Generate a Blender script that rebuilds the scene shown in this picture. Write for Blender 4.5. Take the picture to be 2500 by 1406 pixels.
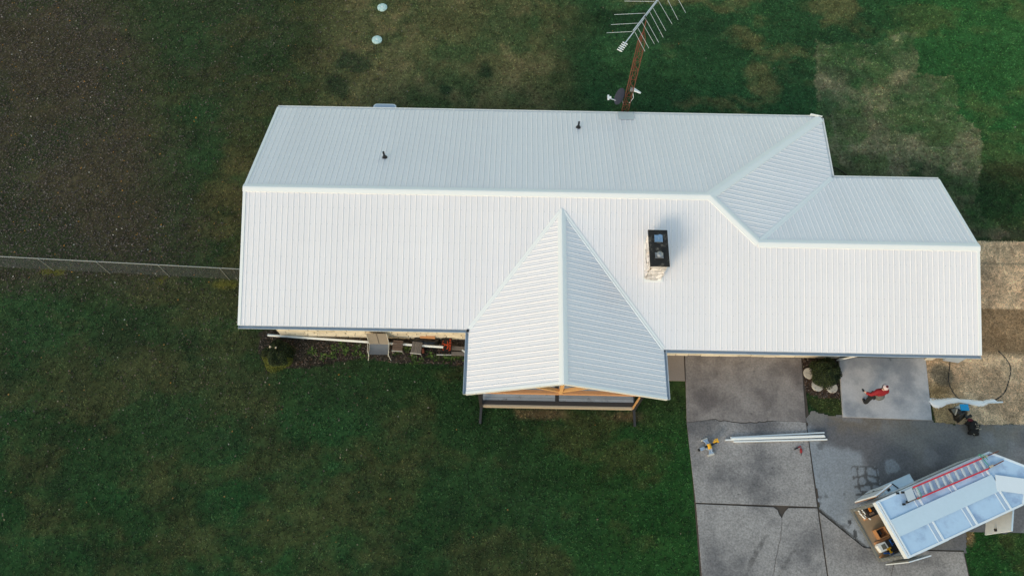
import bpy, bmesh, math, random
import numpy as np
from mathutils import Vector, Matrix

random.seed(7); RNG = np.random.default_rng(7)
for o in list(bpy.data.objects): bpy.data.objects.remove(o)
SC = bpy.context.scene; COL = SC.collection

# ------------------------------------------------------------------ camera
CX, CY, CZ = 11.138, -15.648, 30.59          # drone position (metres)
TILT, ROLL, FPX = .4102, .0185, 1787.27      # tilt off vertical, roll, focal length in photo pixels
cam = bpy.data.objects.new('camera', bpy.data.cameras.new('camera')); COL.objects.link(cam)
cam.data.sensor_width = 36; cam.data.lens = FPX/2500*36; cam.data.clip_end = 2000
cam.matrix_world = Matrix.Translation((CX, CY, CZ)) @ Matrix.Rotation(TILT, 4, 'X') @ Matrix.Rotation(ROLL, 4, 'Z')
SC.camera = cam

# ------------------------------------------------------------------ sky, sun, exposure
SUN_EL, SUN_AZ = math.radians(24), math.radians(218)   # azimuth clockwise from +Y (north)
w = bpy.data.worlds.new('World'); SC.world = w; w.use_nodes = True
nt = w.node_tree; bg = nt.nodes['Background']
sky = nt.nodes.new('ShaderNodeTexSky'); sky.sky_type = 'NISHITA'; sky.sun_disc = False
sky.sun_elevation = SUN_EL; sky.sun_rotation = SUN_AZ; sky.altitude = 200; sky.air_density = 2.2; sky.dust_density = 1.3; sky.ozone_density = 1.4
nt.links.new(sky.outputs[0], bg.inputs[0]); bg.inputs[1].default_value = .15
sun = bpy.data.objects.new('sun', bpy.data.lights.new('sun', 'SUN')); COL.objects.link(sun)
sun.data.energy = .75; sun.data.angle = math.radians(18); sun.data.color = (1, .87, .70)
sd = Vector((math.sin(SUN_AZ)*math.cos(SUN_EL), math.cos(SUN_AZ)*math.cos(SUN_EL), math.sin(SUN_EL)))
sun.rotation_euler = sd.to_track_quat('Z', 'Y').to_euler(); sun.location = (-20, -40, 40)
vs = SC.view_settings; vs.view_transform = 'Standard'; vs.look = 'None'; vs.exposure = .51; vs.gamma = 1; vs.use_curve_mapping = False

# ------------------------------------------------------------------ helpers
def P(px, py, z=0.):
    """survey helper: the point at height z that the photograph shows at (px, py)"""
    x, y = px-1250, py-703; c, s = math.cos(ROLL), math.sin(ROLL)
    x, y = c*x+s*y, -s*x+c*y
    d = Vector((x/FPX, -y/FPX*math.cos(TILT)+math.sin(TILT), -y/FPX*math.sin(TILT)-math.cos(TILT)))
    k = (z-CZ)/d.z
    return Vector((CX+d.x*k, CY+d.y*k, z))
def lin(r, g, b):
    f = lambda v: (v/255/12.92) if v <= 10 else ((v/255+.055)/1.055)**2.4
    return (f(r), f(g), f(b))
class N:   # small node-graph writer
    def __init__(s, m): s.t = m.node_tree; s.n = s.t.nodes; s.l = s.t.links
    def new(s, ty, **k):
        n = s.n.new(ty)
        for a, v in k.items(): setattr(n, a, v)
        return n
    def link(s, a, b): s.l.new(a, b)
    def math(s, op, a, b=None, c=None):
        n = s.new('ShaderNodeMath', operation=op)
        for i, v in enumerate((a, b, c)):
            if v is None: continue
            if isinstance(v, (int, float)): n.inputs[i].default_value = v
            else: s.link(v, n.inputs[i])
        return n.outputs[0]
    def noise(s, vec, scale, detail=4, rough=.6):
        n = s.new('ShaderNodeTexNoise'); n.inputs['Scale'].default_value = scale; n.inputs['Detail'].default_value = detail; n.inputs['Roughness'].default_value = rough
        s.link(vec, n.inputs['Vector']); return n.outputs['Fac']
    def scale(s, col, fac):
        n = s.new('ShaderNodeVectorMath', operation='SCALE')
        if isinstance(col, tuple): n.inputs[0].default_value = col[:3]
        else: s.link(col, n.inputs[0])
        s.link(fac, n.inputs['Scale']) if not isinstance(fac, (int, float)) else setattr(n.inputs['Scale'], 'default_value', fac)
        return n.outputs[0]
    def mix(s, fac, a, b):
        n = s.new('ShaderNodeMix', data_type='RGBA')
        for i, v in ((0, fac), (6, a), (7, b)):
            if isinstance(v, (int, float)): n.inputs[i].default_value = v
            elif isinstance(v, tuple): n.inputs[i].default_value = (*v[:3], 1)
            else: s.link(v, n.inputs[i])
        return n.outputs[2]
    def ramp(s, f, a, b):
        n = s.new('ShaderNodeMapRange'); n.interpolation_type = 'SMOOTHSTEP'; n.inputs[1].default_value = a; n.inputs[2].default_value = b
        s.link(f, n.inputs[0]); return n.outputs[0]
MATS = {}
def mat(name, col=(.5, .5, .5), rough=.6, var=.15, scale=5., fine=0., fscale=60., bump=0., bscale=40., metal=0., rand=0., spec=.5, attr=False, stain=None, coat=0., streaks=(), spots=None):
    m = bpy.data.materials.new(name); m.use_nodes = True; g = N(m); b = g.n['Principled BSDF']
    pos = g.new('ShaderNodeNewGeometry').outputs['Position']
    if attr:
        c = g.new('ShaderNodeAttribute', attribute_name='Col').outputs['Color']
    else: c = tuple(col)
    if stain:      # (colour, scale, low, high)
        c = g.mix(g.ramp(g.noise(pos, stain[1], 5), stain[2], stain[3]), c, tuple(stain[0]))
    f = g.math('MULTIPLY_ADD', g.noise(pos, scale, 4), 2*var, 1-var)
    if spots:      # (scale, low, high, strength)
        f = g.math('MULTIPLY', f, g.math('MULTIPLY_ADD', g.ramp(g.noise(pos, spots[0], 2, .5), spots[1], spots[2]), -spots[3], 1))
    for ax0, ay0, bx0, by0, wd, k in streaks:      # tyre rubber and drip marks: (from, to, half width, strength)
        L = math.hypot(bx0-ax0, by0-ay0); ux, uy = (bx0-ax0)/L, (by0-ay0)/L
        def dot(vx, vy, c):
            n = g.new('ShaderNodeVectorMath', operation='DOT_PRODUCT'); g.link(pos, n.inputs[0]); n.inputs[1].default_value = (vx, vy, 0); return g.math('ADD', n.outputs['Value'], c)
        ac_, al_ = g.math('ABSOLUTE', dot(-uy, ux, uy*ax0-ux*ay0)), g.math('ABSOLUTE', dot(ux, uy, -ux*ax0-uy*ay0-L/2))
        mk = g.math('MULTIPLY', g.math('SUBTRACT', 1, g.ramp(ac_, wd*.4, wd)), g.math('SUBTRACT', 1, g.ramp(al_, L*.3, L*.5)))
        mk = g.math('MULTIPLY', mk, g.ramp(g.noise(pos, 4, 4), .35, .6))
        f = g.math('MULTIPLY', f, g.math('MULTIPLY_ADD', mk, -k, 1))
    if fine: f = g.math('MULTIPLY', f, g.math('MULTIPLY_ADD', g.noise(pos, fscale, 2, .7), 2*fine, 1-fine))
    if rand:
        r = g.new('ShaderNodeObjectInfo').outputs['Random']
        f = g.math('MULTIPLY', f, g.math('MULTIPLY_ADD', r, 2*rand, 1-rand))
    c = g.scale(c, f)
    g.link(c, b.inputs['Base Color'])
    b.inputs['Roughness'].default_value = rough; b.inputs['Metallic'].default_value = metal; b.inputs['Specular IOR Level'].default_value = spec
    if coat: b.inputs['Coat Weight'].default_value = coat; b.inputs['Coat Roughness'].default_value = .15
    if bump:
        bn = g.new('ShaderNodeBump'); bn.inputs['Strength'].default_value = bump; bn.inputs['Distance'].default_value = .02
        g.link(g.noise(pos, bscale, 3), bn.inputs['Height']); g.link(bn.outputs[0], b.inputs['Normal'])
    MATS[name] = m; return m

def tag(o, label=None, cat=None, group=None, kind=None):
    if label: o['label'] = label
    if cat: o['category'] = cat
    if group: o['group'] = group
    if kind: o['kind'] = kind
    return o
def thing(name, loc, label, cat, group=None):
    o = bpy.data.objects.new(name, None); COL.objects.link(o); o.location = loc; o.empty_display_size = .2
    return tag(o, label, cat, group)
def root_loc(p):
    while p.parent: p = p.parent
    return Vector(p.location)
Z = Vector((0, 0, 1)); X = Vector((1, 0, 0)); Y = Vector((0, 1, 0))
class MB:
    """collects shapes in world coordinates, builds one mesh object"""
    def __init__(s): s.v = []; s.f = []; s.c = []
    def add(s, vs, fs):
        k = len(s.v); s.v += [tuple(v) for v in vs]; s.f += [tuple(i+k for i in f) for f in fs]; return s
    def box(s, lo, hi, o=(0, 0, 0), a=X, b=Y, c=Z):
        o = Vector(o); vs = []
        for z in (lo[2], hi[2]):
            for x, y in ((lo[0], lo[1]), (hi[0], lo[1]), (hi[0], hi[1]), (lo[0], hi[1])): vs.append(o+a*x+b*y+c*z)
        return s.add(vs, [(3, 2, 1, 0), (4, 5, 6, 7), (0, 1, 5, 4), (1, 2, 6, 5), (2, 3, 7, 6), (3, 0, 4, 7)])
    def bar(s, p, q, w, h=None, up=Z):
        p, q = Vector(p), Vector(q); h = h or w; a = (q-p); L = a.length; a = a/L
        b = up.cross(a)
        if b.length < 1e-4: b = X.cross(a)
        b.normalize(); c = a.cross(b)
        return s.box((0, -w/2, -h/2), (L, w/2, h/2), p, a, b, c)
    def prism(s, pts, z0, z1):
        """pts: plan polygon (x,y) counter-clockwise; z0, z1 numbers or functions of (x,y)"""
        f0 = z0 if callable(z0) else (lambda x, y: z0); f1 = z1 if callable(z1) else (lambda x, y: z1)
        n = len(pts); vs = [(x, y, f0(x, y)) for x, y in pts]+[(x, y, f1(x, y)) for x, y in pts]
        fs = [tuple(range(n-1, -1, -1)), tuple(range(n, 2*n))]+[(i, (i+1) % n, n+(i+1) % n, n+i) for i in range(n)]
        return s.add(vs, fs)
    def tube(s, pts, r, n=8, closed=True):
        pts = [Vector(p) for p in pts]; rs = r if isinstance(r, (list, tuple)) else [r]*len(pts); vs = []; fs = []
        pb = None
        for i, p in enumerate(pts):
            t = (pts[min(i+1, len(pts)-1)]-pts[max(i-1, 0)]).normalized()
            if pb is None: b = t.cross(Z if abs(t.z) < .9 else X).normalized()
            else: b = (pb-t*pb.dot(t)).normalized()
            pb = b; c = t.cross(b)
            for k in range(n):
                an = 2*math.pi*k/n; vs.append(p+(b*math.cos(an)+c*math.sin(an))*rs[i])
        for i in range(len(pts)-1):
            for k in range(n): fs.append((i*n+k, i*n+(k+1) % n, (i+1)*n+(k+1) % n, (i+1)*n+k))
        if closed: fs += [tuple(range(n-1, -1, -1)), tuple(range((len(pts)-1)*n, len(pts)*n))]
        return s.add(vs, fs)
    def ellip(s, c, r, nu=14, nv=9, jit=0., seed=1, a=X, b=Y, cc=Z):
        rg = random.Random(seed); c = Vector(c); vs = []; fs = []
        for j in range(nv+1):
            th = math.pi*j/nv
            for i in range(nu):
                ph = 2*math.pi*i/nu; k = 1+jit*(rg.random()-.5)*2*(0 < j < nv)
                vs.append(c+a*(r[0]*k*math.sin(th)*math.cos(ph))+b*(r[1]*k*math.sin(th)*math.sin(ph))+cc*(r[2]*k*math.cos(th)))
        for j in range(nv):
            for i in range(nu): fs.append((j*nu+i, (j+1)*nu+i, (j+1)*nu+(i+1) % nu, j*nu+(i+1) % nu))
        return s.add(vs, fs)
    def build(s, name, m, parent=None, smooth=False, cols=None):
        me = bpy.data.meshes.new(name); off = root_loc(parent) if parent else Vector((0, 0, 0))
        if parent is None and s.v:
            a = np.array(s.v); off = Vector(((a[:, 0].min()+a[:, 0].max())/2, (a[:, 1].min()+a[:, 1].max())/2, a[:, 2].min()))
        me.from_pydata([tuple(Vector(v)-off) for v in s.v], [], s.f); me.validate(); me.update()
        bm = bmesh.new(); bm.from_mesh(me); bmesh.ops.recalc_face_normals(bm, faces=bm.faces); bm.to_mesh(me); bm.free()
        me.materials.append(MATS[m] if isinstance(m, str) else m)
        if smooth: me.polygons.foreach_set('use_smooth', [True]*len(me.polygons))
        o = bpy.data.objects.new(name, me); COL.objects.link(o)
        if parent: o.parent = parent
        else: o.location = off
        return o
def part(name, m, parent, fn, smooth=False):
    b = MB(); fn(b); return b.build(name, m, parent, smooth)
def np_mesh(name, V, F, m, cols=None, kind=None, smooth=False):
    """V (n,3), F (k,3|4) arrays; cols per vertex (n,3) linear"""
    me = bpy.data.meshes.new(name); k = F.shape[1]
    me.vertices.add(len(V)); me.vertices.foreach_set('co', V.astype(np.float32).ravel())
    me.loops.add(F.size); me.loops.foreach_set('vertex_index', F.astype(np.int32).ravel())
    me.polygons.add(len(F)); me.polygons.foreach_set('loop_start', np.arange(0, F.size, k, dtype=np.int32))
    me.polygons.foreach_set('loop_total', np.full(len(F), k, dtype=np.int32))
    me.update(calc_edges=True)
    if cols is not None:
        at = me.color_attributes.new('Col', 'FLOAT_COLOR', 'POINT')
        at.data.foreach_set('color', np.c_[cols, np.ones(len(cols))].astype(np.float32).ravel())
    me.materials.append(MATS[m])
    if smooth: me.polygons.foreach_set('use_smooth', np.ones(len(F), dtype=bool))
    o = bpy.data.objects.new(name, me); COL.objects.link(o)
    if kind: o['kind'] = kind
    return o
# value noise in numpy (for ground colours)
def vnoise(x, y, scale, seed):
    x = x/scale+seed*17.31; y = y/scale+seed*9.77
    xi = np.floor(x).astype(np.int64); yi = np.floor(y).astype(np.int64); fx = x-xi; fy = y-yi
    fx = fx*fx*(3-2*fx); fy = fy*fy*(3-2*fy)
    def h(a, b):
        n = (a*374761393+b*668265263+seed*974711) & 0xffffffff
        n = ((n ^ (n >> 13))*1274126177) & 0xffffffff
        return ((n ^ (n >> 16)) & 0xffff)/65535.
    return (h(xi, yi)*(1-fx)+h(xi+1, yi)*fx)*(1-fy)+(h(xi, yi+1)*(1-fx)+h(xi+1, yi+1)*fx)*fy
def fbm(x, y, scale, seed, oct=4, gain=.55):
    t = 0; a = 1; n = 0
    for i in range(oct):
        c_, s_ = math.cos(.5+.9*i), math.sin(.5+.9*i); t = t+a*vnoise(x*c_-y*s_, x*s_+y*c_, scale/2**i, seed+i); n += a; a *= gain
    return t/n
def sstep(v, a, b):
    t = np.clip((v-a)/(b-a), 0, 1); return t*t*(3-2*t)
def inpoly(x, y, poly):
    r = np.zeros(x.shape, bool); n = len(poly)
    for i in range(n):
        x1, y1 = poly[i][:2]; x2, y2 = poly[(i+1) % n][:2]
        if y1 == y2: continue
        c = ((y1 > y) != (y2 > y)) & (x < (x2-x1)*(y-y1)/(y2-y1)+x1); r ^= c
    return r

# ------------------------------------------------------------------ materials
mat('white_roof', (.82, .785, .80), .30, .035, .6, fine=.02, fscale=5, rand=.02, spec=.7)
mat('white_trim', (.84, .84, .83), .35, .03, 2)
mat('gutter_grey', lin(182, 190, 199), .4, .1, 2, spec=.5)
mat('screw', lin(132, 136, 138), .5)
mat('roof_deck', (.55, .54, .52), .8)
mat('stone', lin(220, 207, 186), .85, .14, 7, fine=.12, fscale=50, bump=.5, bscale=30, rand=.16, stain=(lin(165, 150, 128), 2.2, .55, .8))
mat('stone_white', lin(224, 216, 212), .85, .22, 9, fine=.3, fscale=22, bump=.6, bscale=30, rand=.28, stain=(lin(150, 136, 128), 6, .5, .7))
mat('mortar', lin(120, 112, 100), .9, .15)
mat('soot_cap', lin(30, 28, 28), .85, .5, 7, fine=.5, fscale=22, stain=(lin(104, 98, 90), 4.5, .5, .72))
mat('flue_metal', lin(150, 178, 205), .35, .1, metal=.6)  # light blue of the reflected sky is put into the metal's base colour
mat('flue_grey', lin(150, 152, 156), .4, .2, metal=.6)
mat('black_rubber', lin(22, 22, 24), .5, .2)
mat('rust', lin(112, 62, 44), .8, .3, 14, fine=.25, fscale=90)
mat('aluminium', lin(212, 216, 218), .4, .08, metal=.3)
mat('wire', lin(96, 98, 96), .6, .1)
mat('plate_metal', lin(196, 202, 206), .4, .06)
mat('galv', lin(150, 152, 150), .5, .12, metal=.4)
mat('dish_grey', lin(56, 58, 74), .5, .06)
mat('white_plastic', lin(232, 234, 234), .4, .03)
mat('pale_plastic', lin(180, 190, 206), .45, .05)
mat('lid_green', lin(188, 214, 210), .55, .09, 8)
mat('pine', lin(222, 170, 112), .65, .13, 9, fine=.1, fscale=50)
mat('pine_orange', lin(206, 150, 106), .65, .13, 9, fine=.1, fscale=50)
mat('dark_paint', lin(62, 58, 58), .55, .08)
mat('charcoal', lin(48, 46, 48), .55, .08)
mat('deck_board', lin(158, 162, 170), .7, .2, 3, fine=.12, rand=.16, stain=(lin(84, 86, 84), 3.2, .56, .74))
mat('beige_trim', lin(186, 170, 150), .6, .08)
mat('weathered_wood', lin(116, 108, 102), .85, .25, 6, fine=.2, fscale=40, rand=.15)
mat('brown_wood', lin(112, 92, 80), .85, .2, 8, fine=.2, rand=.1)
mat('rattan', lin(142, 130, 116), .85, .14, 14, fine=.25, fscale=70)
mat('sling_grey', lin(120, 124, 130), .8, .14, 14, fine=.25, fscale=70)
mat('off_white', lin(205, 200, 190), .5, .06)
mat('black_plastic', lin(24, 25, 27), .3, .3, 8, spec=.6)
mat('black_bag', lin(24, 24, 25), .38, .3, 8, spec=.6)
mat('sign_black', lin(20, 14, 14), .5, .1)
mat('sign_orange', lin(228, 84, 36), .5, .1)
mat('brick_red', lin(130, 74, 58), .85, .2)
mat('concrete', lin(154, 148, 145), .9, .2, 1.3, fine=.75, fscale=14, bump=.25, bscale=60, stain=(lin(104, 101, 102), .45, .40, .70), spots=(2.6, .70, .76, .45), streaks=((20.3, -14.5, 21.5, -12.75, .13, .5), (21.6, -14.5, 22.8, -13.0, .1, .35)))
mat('concrete_top', lin(150, 141, 136), .9, .2, 1.1, fine=.5, fscale=14, bump=.25, bscale=60, stain=(lin(108, 100, 98), .6, .38, .68), spots=(2.6, .71, .77, .4))
mat('concrete_brown', lin(142, 130, 122), .9, .14, 1.3, fine=.2, fscale=26)
mat('concrete_pad', lin(194, 190, 190), .82, .15, 1.1, fine=.2, fscale=16, stain=(lin(150, 151, 156), .8, .38, .66), spots=(3.2, .72, .77, .3))
mat('apron', attr=True, rough=.88, var=.16, scale=2.2, fine=.5, fscale=14, bump=.2, bscale=60)
mat('soil', lin(80, 70, 62), .95, .3, 9, fine=.3)
mat('ground', attr=True, rough=1, var=.2, scale=3.2, fine=.7, fscale=9, spec=.1)
mat('blade', attr=True, rough=.7, var=.12, scale=8, spec=.25)
mat('leaf', attr=True, rough=.8, var=.1, spec=.3)
mat('step_stone', lin(196, 186, 172), .85, .14, 8, fine=.12, fscale=50, rand=.12, stain=(lin(140, 134, 122), 5, .55, .75))
mat('bark', lin(74, 60, 48), .9, .2)
mat('wrap', lin(252, 249, 246), .45, .04, 4, spec=.5, bump=.5, bscale=9)
mat('blue_plastic', lin(20, 150, 205), .4, .06)
mat('red_cloth', lin(146, 22, 30), .8, .12, 20)
mat('grey_cloth', lin(104, 104, 98), .85, .1, 20)
mat('black_cloth', lin(26, 26, 27), .85, .15, 20)
mat('beanie', lin(212, 190, 186), .9, .1, 40)
mat('wine', lin(90, 22, 34), .9, .1)
mat('skin', lin(206, 160, 136), .55, .05)
mat('hair', lin(52, 40, 32), .7, .1)
mat('yellow_tool', lin(236, 176, 40), .4, .06)
mat('tool_silver', lin(190, 204, 220), .35, .08, metal=.5)
mat('red_tool', lin(150, 36, 40), .45, .1)
mat('ladder_red', lin(206, 50, 66), .45, .08)
mat('trailer_roof', lin(184, 208, 232), .32, .09, 1.6, fine=.06, fscale=7, spec=.5, stain=(lin(150, 172, 202), 1.5, .46, .72))  # white panels; the sky's reflected blue is painted into the base colour
mat('trailer_white', lin(226, 232, 238), .32, .04)
mat('seam_grey', lin(170, 190, 214), .35, .04)
mat('trailer_strip', lin(200, 217, 230), .35, .06, 1.5, fine=.04, fscale=9)
mat('trailer_steel', lin(128, 130, 128), .5, .15, 6, metal=.4)
mat('plywood', lin(160, 138, 112), .8, .16, 3, fine=.12, stain=(lin(120, 104, 88), 3, .5, .8))
mat('ply_edge', lin(172, 122, 80), .75, .15)
mat('tyre', lin(28, 28, 29), .8, .1)
mat('rim', lin(200, 202, 205), .35, .05, metal=.6)
mat('orange_plastic', lin(236, 140, 40), .45, .08)
mat('blue_tool', lin(36, 92, 170), .45, .1)
mat('green_rope', lin(60, 140, 116), .8, .1)
mat('panel_gloss', lin(30, 34, 40), .1, .05, spec=.7)
mat('garage_door', lin(120, 118, 116), .5, .05)
mat('rubber_hose', lin(30, 27, 25), .6, .15)

# ------------------------------------------------------------------ ground colours
SOD = [(27.2, 12.3), (30.6, 12.1), (32.1, 13.0), (32.6, 12.9), (32.2, 10.2), (34.0, 10.0), (33.6, 7.5), (34.6, 6.5), (33.6, 2.0), (34.4, .45), (25.4, .3), (25.4, 5.0), (26.9, 8.8)]
BED = [(.1, -4.6), (9.4, -4.6), (9.4, -6.05), (7.6, -6.0), (6.2, -6.05), (4.6, -5.8), (3.0, -6.1), (1.6, -6.35), (.6, -6.2), (.1, -5.6)]
BED2 = [(23.85, -5.3), (25.5, -5.3), (25.3, -7.25), (24.4, -7.25), (23.8, -7.0)]
APRON = [(23.72, -8.15), (24.0, -7.75), (24.7, -8.0), (25.3, -7.93), (28.95, -7.95), (29.1, -8.15), (29.4, -8.2), (30.6, -8.25), (33, -8.2), (60, -8.4), (60, -12.2), (33, -12.6), (29.5, -12.6), (29.25, -13.4), (23.72, -13.4)]
SLABS = [(18.6, -5.3), (23.9, -5.3), (23.7, -11.9), (29.2, -13.3), (29.1, -60), (18.7, -60)]
PAD = [(25.5, -5.3), (29.33, -5.3), (29.02, -8.12), (25.24, -8.06)]
WALK = [(17.9, -5.3), (18.76, -5.3), (18.68, -6.6), (17.85, -6.6)]
HOUSE = [(.9, -4.85), (9.8, -4.85), (9.8, -7.95), (16.5, -7.95), (16.5, -5.4), (29.6, -5.4), (29.6, 1.8), (25.1, 1.8), (25.1, 5.1), (.9, 5.1)]
GK = 1.0      # overall lawn reflectance trim
def S(*c): return np.array(lin(*c))
def mixc(c, d, f): return c*(1-f[:, None])+d*f[:, None]
def litter(x, y):
    n = fbm(x, y, 3.5, 31, 4)
    e = x+.42*(y-6)          # how far right the leaf fall reaches
    f = sstep(-e, 2.5, 12.5)*sstep(y, -4.5, -.2)
    f2 = .13*sstep(-e, -3, 3)*sstep(y, -13, -5)
    f3 = .2*sstep(-x, -9, 2)*sstep(y, 5.5, 8)
    return np.clip(np.maximum(np.maximum(f, f2), f3)*(.35+1.3*n)*1.05, 0, 1)
def ground_color(x, y):
    wx = x+(fbm(x, y, 1.2, 3)-.5)*.9; wy = y+(fbm(x, y, 1.2, 5)-.5)*.9
    F6 = lambda sc, sd, a=1., b=1.: fbm(wx*a, wy*b, sc, sd, 6, .62)
    n1 = F6(4.5, 11); n2 = F6(2.1, 12, .8, 1.25); n3 = F6(1.1, 13); n4 = F6(2.6, 14, .6, 1.4); n6 = F6(7., 15)
    c = np.tile(S(41, 64, 36), (len(x), 1))
    c = mixc(c, S(38, 76, 42), sstep(n1, .44, .66)*.5)
    c = mixc(c, S(80, 72, 46), sstep(n2, .42, .66)*.48)
    c = mixc(c, S(60, 70, 36), sstep(n6, .5, .68)*.45)
    c = mixc(c, S(30, 44, 28), sstep(n3, .5, .7)*.4)
    # brighter lawn beside the drive and below the trailer
    f = sstep(x, 11, 18)*sstep(-y, 7.6, 9.5)
    c = mixc(c, mixc(np.tile(S(36, 72, 34), (len(x), 1)), S(66, 72, 40), sstep(n2, .47, .64)*.7), f*.8)
    # olive dry strip left of and behind the house
    f = sstep(-np.hypot((x+1.8)/2.6, (y-1.5)/5.2), -1.15, -.35)*sstep(n2, .3, .5)
    c = mixc(c, S(88, 80, 50), f*.75)
    xw = x+(n6-.5)*9+(n1-.5)*5
    f = sstep(x+(n1-.5)*4, -1, 3)*sstep(-xw, -16.5, -10.5)*sstep(y, 4.5, 5.6)
    d = mixc(np.tile(S(100, 96, 64), (len(x), 1)), S(128, 112, 80), sstep(n3, .46, .66)*.7)
    d = mixc(d, S(52, 76, 46), sstep(n1, .46, .64)*.7)
    c = mixc(c, d, f*.9)
    # green back lawn
    f = sstep(xw, 10.5, 16.5)*sstep(y, 4.5, 5.5)
    d = mixc(np.tile(S(46, 76, 46), (len(x), 1)), S(64, 96, 56), sstep(n1, .45, .7)*.6)
    d = mixc(d, S(112, 102, 68), sstep(n2, .46, .66)*.6*sstep(x, 15, 19))
    d = mixc(d, S(34, 56, 36), sstep(n4, .5, .68)*.5)
    d = mixc(d, S(50, 98, 48), sstep(x, 29, 35)*.5)
    c = mixc(c, d, f)
    # small dark green clumps behind the house
    for cx, cy, r in ((1.9, 8.9, .95), (7.6, 8.6, .55), (9.4, 9.9, .7), (3.0, 10.1, .8), (2.2, 10.6, .6)):
        c = mixc(c, S(30, 52, 34), sstep(-np.hypot(wx-cx, wy-cy), -r, -r*.45)*.8)
    # laid sod, part dried out
    xs, ys = x+(n3-.5)*1.3, y+(n1-.5)*1.6+(n3-.5)*.8
    f = inpoly(xs, ys, SOD).astype(float)
    d = mixc(np.tile(S(88, 104, 66), (len(x), 1)), S(162, 142, 116), sstep(F6(2.0, 21), .40, .60)*.8)
    d = mixc(d, S(130, 116, 96), sstep(-y, -6.5, -1.5)*.5)
    d = mixc(d, S(52, 88, 46), sstep(F6(1.7, 23), .50, .68)*.75)
    d = mixc(d, S(98, 92, 76), sstep(n3, .5, .66)*.5)
    c = mixc(c, d, f*(.25+.5*sstep(n2, .32, .6)))
    c = mixc(c, S(120, 116, 88), sstep(-np.abs(xs-26.95-.06*(ys-9)), -.1, -.03)*sstep(ys, 8.3, 8.6)*sstep(-ys, -12.4, -12.2)*.5)
    sx = ((x+.12*np.floor(y/1.9)) % 2.3); seam = ((sx < .05) | ((y % 1.9) < .05)).astype(float)*f*(n2 > .5)
    c = mixc(c, S(150, 142, 116), seam*.3)
    # straw over seeded strip right of the house
    f = ((x > 29.2) & (y < .48+(n3-.5)*.18) & (y > -8.22+(n3-.5)*.35)).astype(float)
    d = mixc(np.tile(S(228, 196, 164), (len(x), 1)), S(204, 170, 140), sstep(n3, .42, .62))
    d = mixc(d, S(150, 116, 84), sstep(-y, 2.90, 2.98)*sstep(y, -5.35, -4.9)*.85)
    d = mixc(d, S(152, 124, 80), sstep(-x, -31.0, -29.6)*sstep(-y, 6.1, 6.8)*.7)
    d = mixc(d, S(104, 98, 84), sstep(-np.abs(y+.68), -.06, -.02)*.5)
    d = mixc(d, S(96, 94, 84), sstep(-np.hypot(x-29.9, y+6.1), -.6, -.4)*.7)
    c = mixc(c, d, f)
    # darker strip between lawn and straw
    f = sstep(-np.abs(y-.9), -.5, -.1)*sstep(x, 30.5, 31.2); c = mixc(c, S(58, 58, 46), f*.6)
    # flower bed soil, bed between the slabs, bare earth at the deck
    wob = (n3-.5)*.5
    f = inpoly(x+wob, y+wob, BED).astype(float); c = mixc(c, mixc(np.tile(S(76, 68, 62), (len(x), 1)), S(46, 42, 40), sstep(n3, .4, .65)), f)
    f = inpoly(x+wob*.4, y+wob*.4, BED2).astype(float); c = mixc(c, mixc(np.tile(S(84, 66, 56), (len(x), 1)), S(52, 44, 42), sstep(n3, .4, .65)), f)
    f = sstep(-np.abs(y+8.15), -.32, -.1)*sstep(x, 10, 10.4)*sstep(-x, -17.0, -16.3)*sstep(fbm(x, y, 1.6, 41), .42, .58); c = mixc(c, S(116, 92, 72), f*.6)
    f = inpoly(x+wob*.3, y+wob*.3, [(23.72, -7.2), (25.3, -7.2), (25.25, -8.1), (24.2, -7.8)]).astype(float); c = mixc(c, S(62, 68, 38), f*.8)
    f = sstep(-np.hypot((x-29.45)/.35, (y+12.7)/.5), -1.1, -.6); c = mixc(c, S(136, 112, 84), f*.8)
    # worn ground under leaf fall
    l = litter(x, y); c = mixc(c, S(80, 67, 54), np.clip(l*1.0, 0, .74)); c = mixc(c, S(52, 64, 40), sstep(n1, .44, .62)*.65*np.clip(l, 0, 1))
    # fence line: weeds and tufts
    f = sstep(-np.abs(y+1.95+.036*(x+6)*-1), -.35, -.1)*sstep(-x, 0, .6); c = mixc(c, S(62, 58, 44), f*.5)
    for fx, fy in ((-9.9, -1.95), (-4.5, -2.3), (-1.9, -2.45)):
        c = mixc(c, S(104, 98, 44), sstep(-np.hypot((x-fx)/.75, (y-fy)/.28), -1, -.5)*.7*(n3 > .42))
    k = fbm(x, y, .35, 95, 4, .75); st_ = fbm(x*.22, y*1.3, 1.4, 97, 3); return c*GK*((.55+.9*k)*(.82+.36*st_))[:, None]*np.array([1.03, 1.06, .98])

# ------------------------------------------------------------------ ground sheet
def axis(a, b, st):
    core = np.arange(a, b, st); ext = np.geomspace(1, 500, 16)
    return np.r_[a-ext[::-1], core, b+ext]
gx, gy = axis(-21, 42, .11), axis(-17.5, 18.5, .11)
XX, YY = np.meshgrid(gx, gy); xf, yf = XX.ravel(), YY.ravel()
zz = (fbm(xf, yf, 1.3, 51, 3)-.5)*.022-.004
nx, ny = len(gx), len(gy); idx = np.arange(nx*ny).reshape(ny, nx)
F = np.stack([idx[:-1, :-1], idx[:-1, 1:], idx[1:, 1:], idx[1:, :-1]], -1).reshape(-1, 4)
gcol = ground_color(np.clip(xf, -40, 60), np.clip(yf, -40, 40))
lawn = np_mesh('lawn', np.c_[xf, yf, zz], F, 'ground', gcol, 'structure', True)
lawn['label'] = 'patchy green and brown lawn around the white roofed house'

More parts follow.
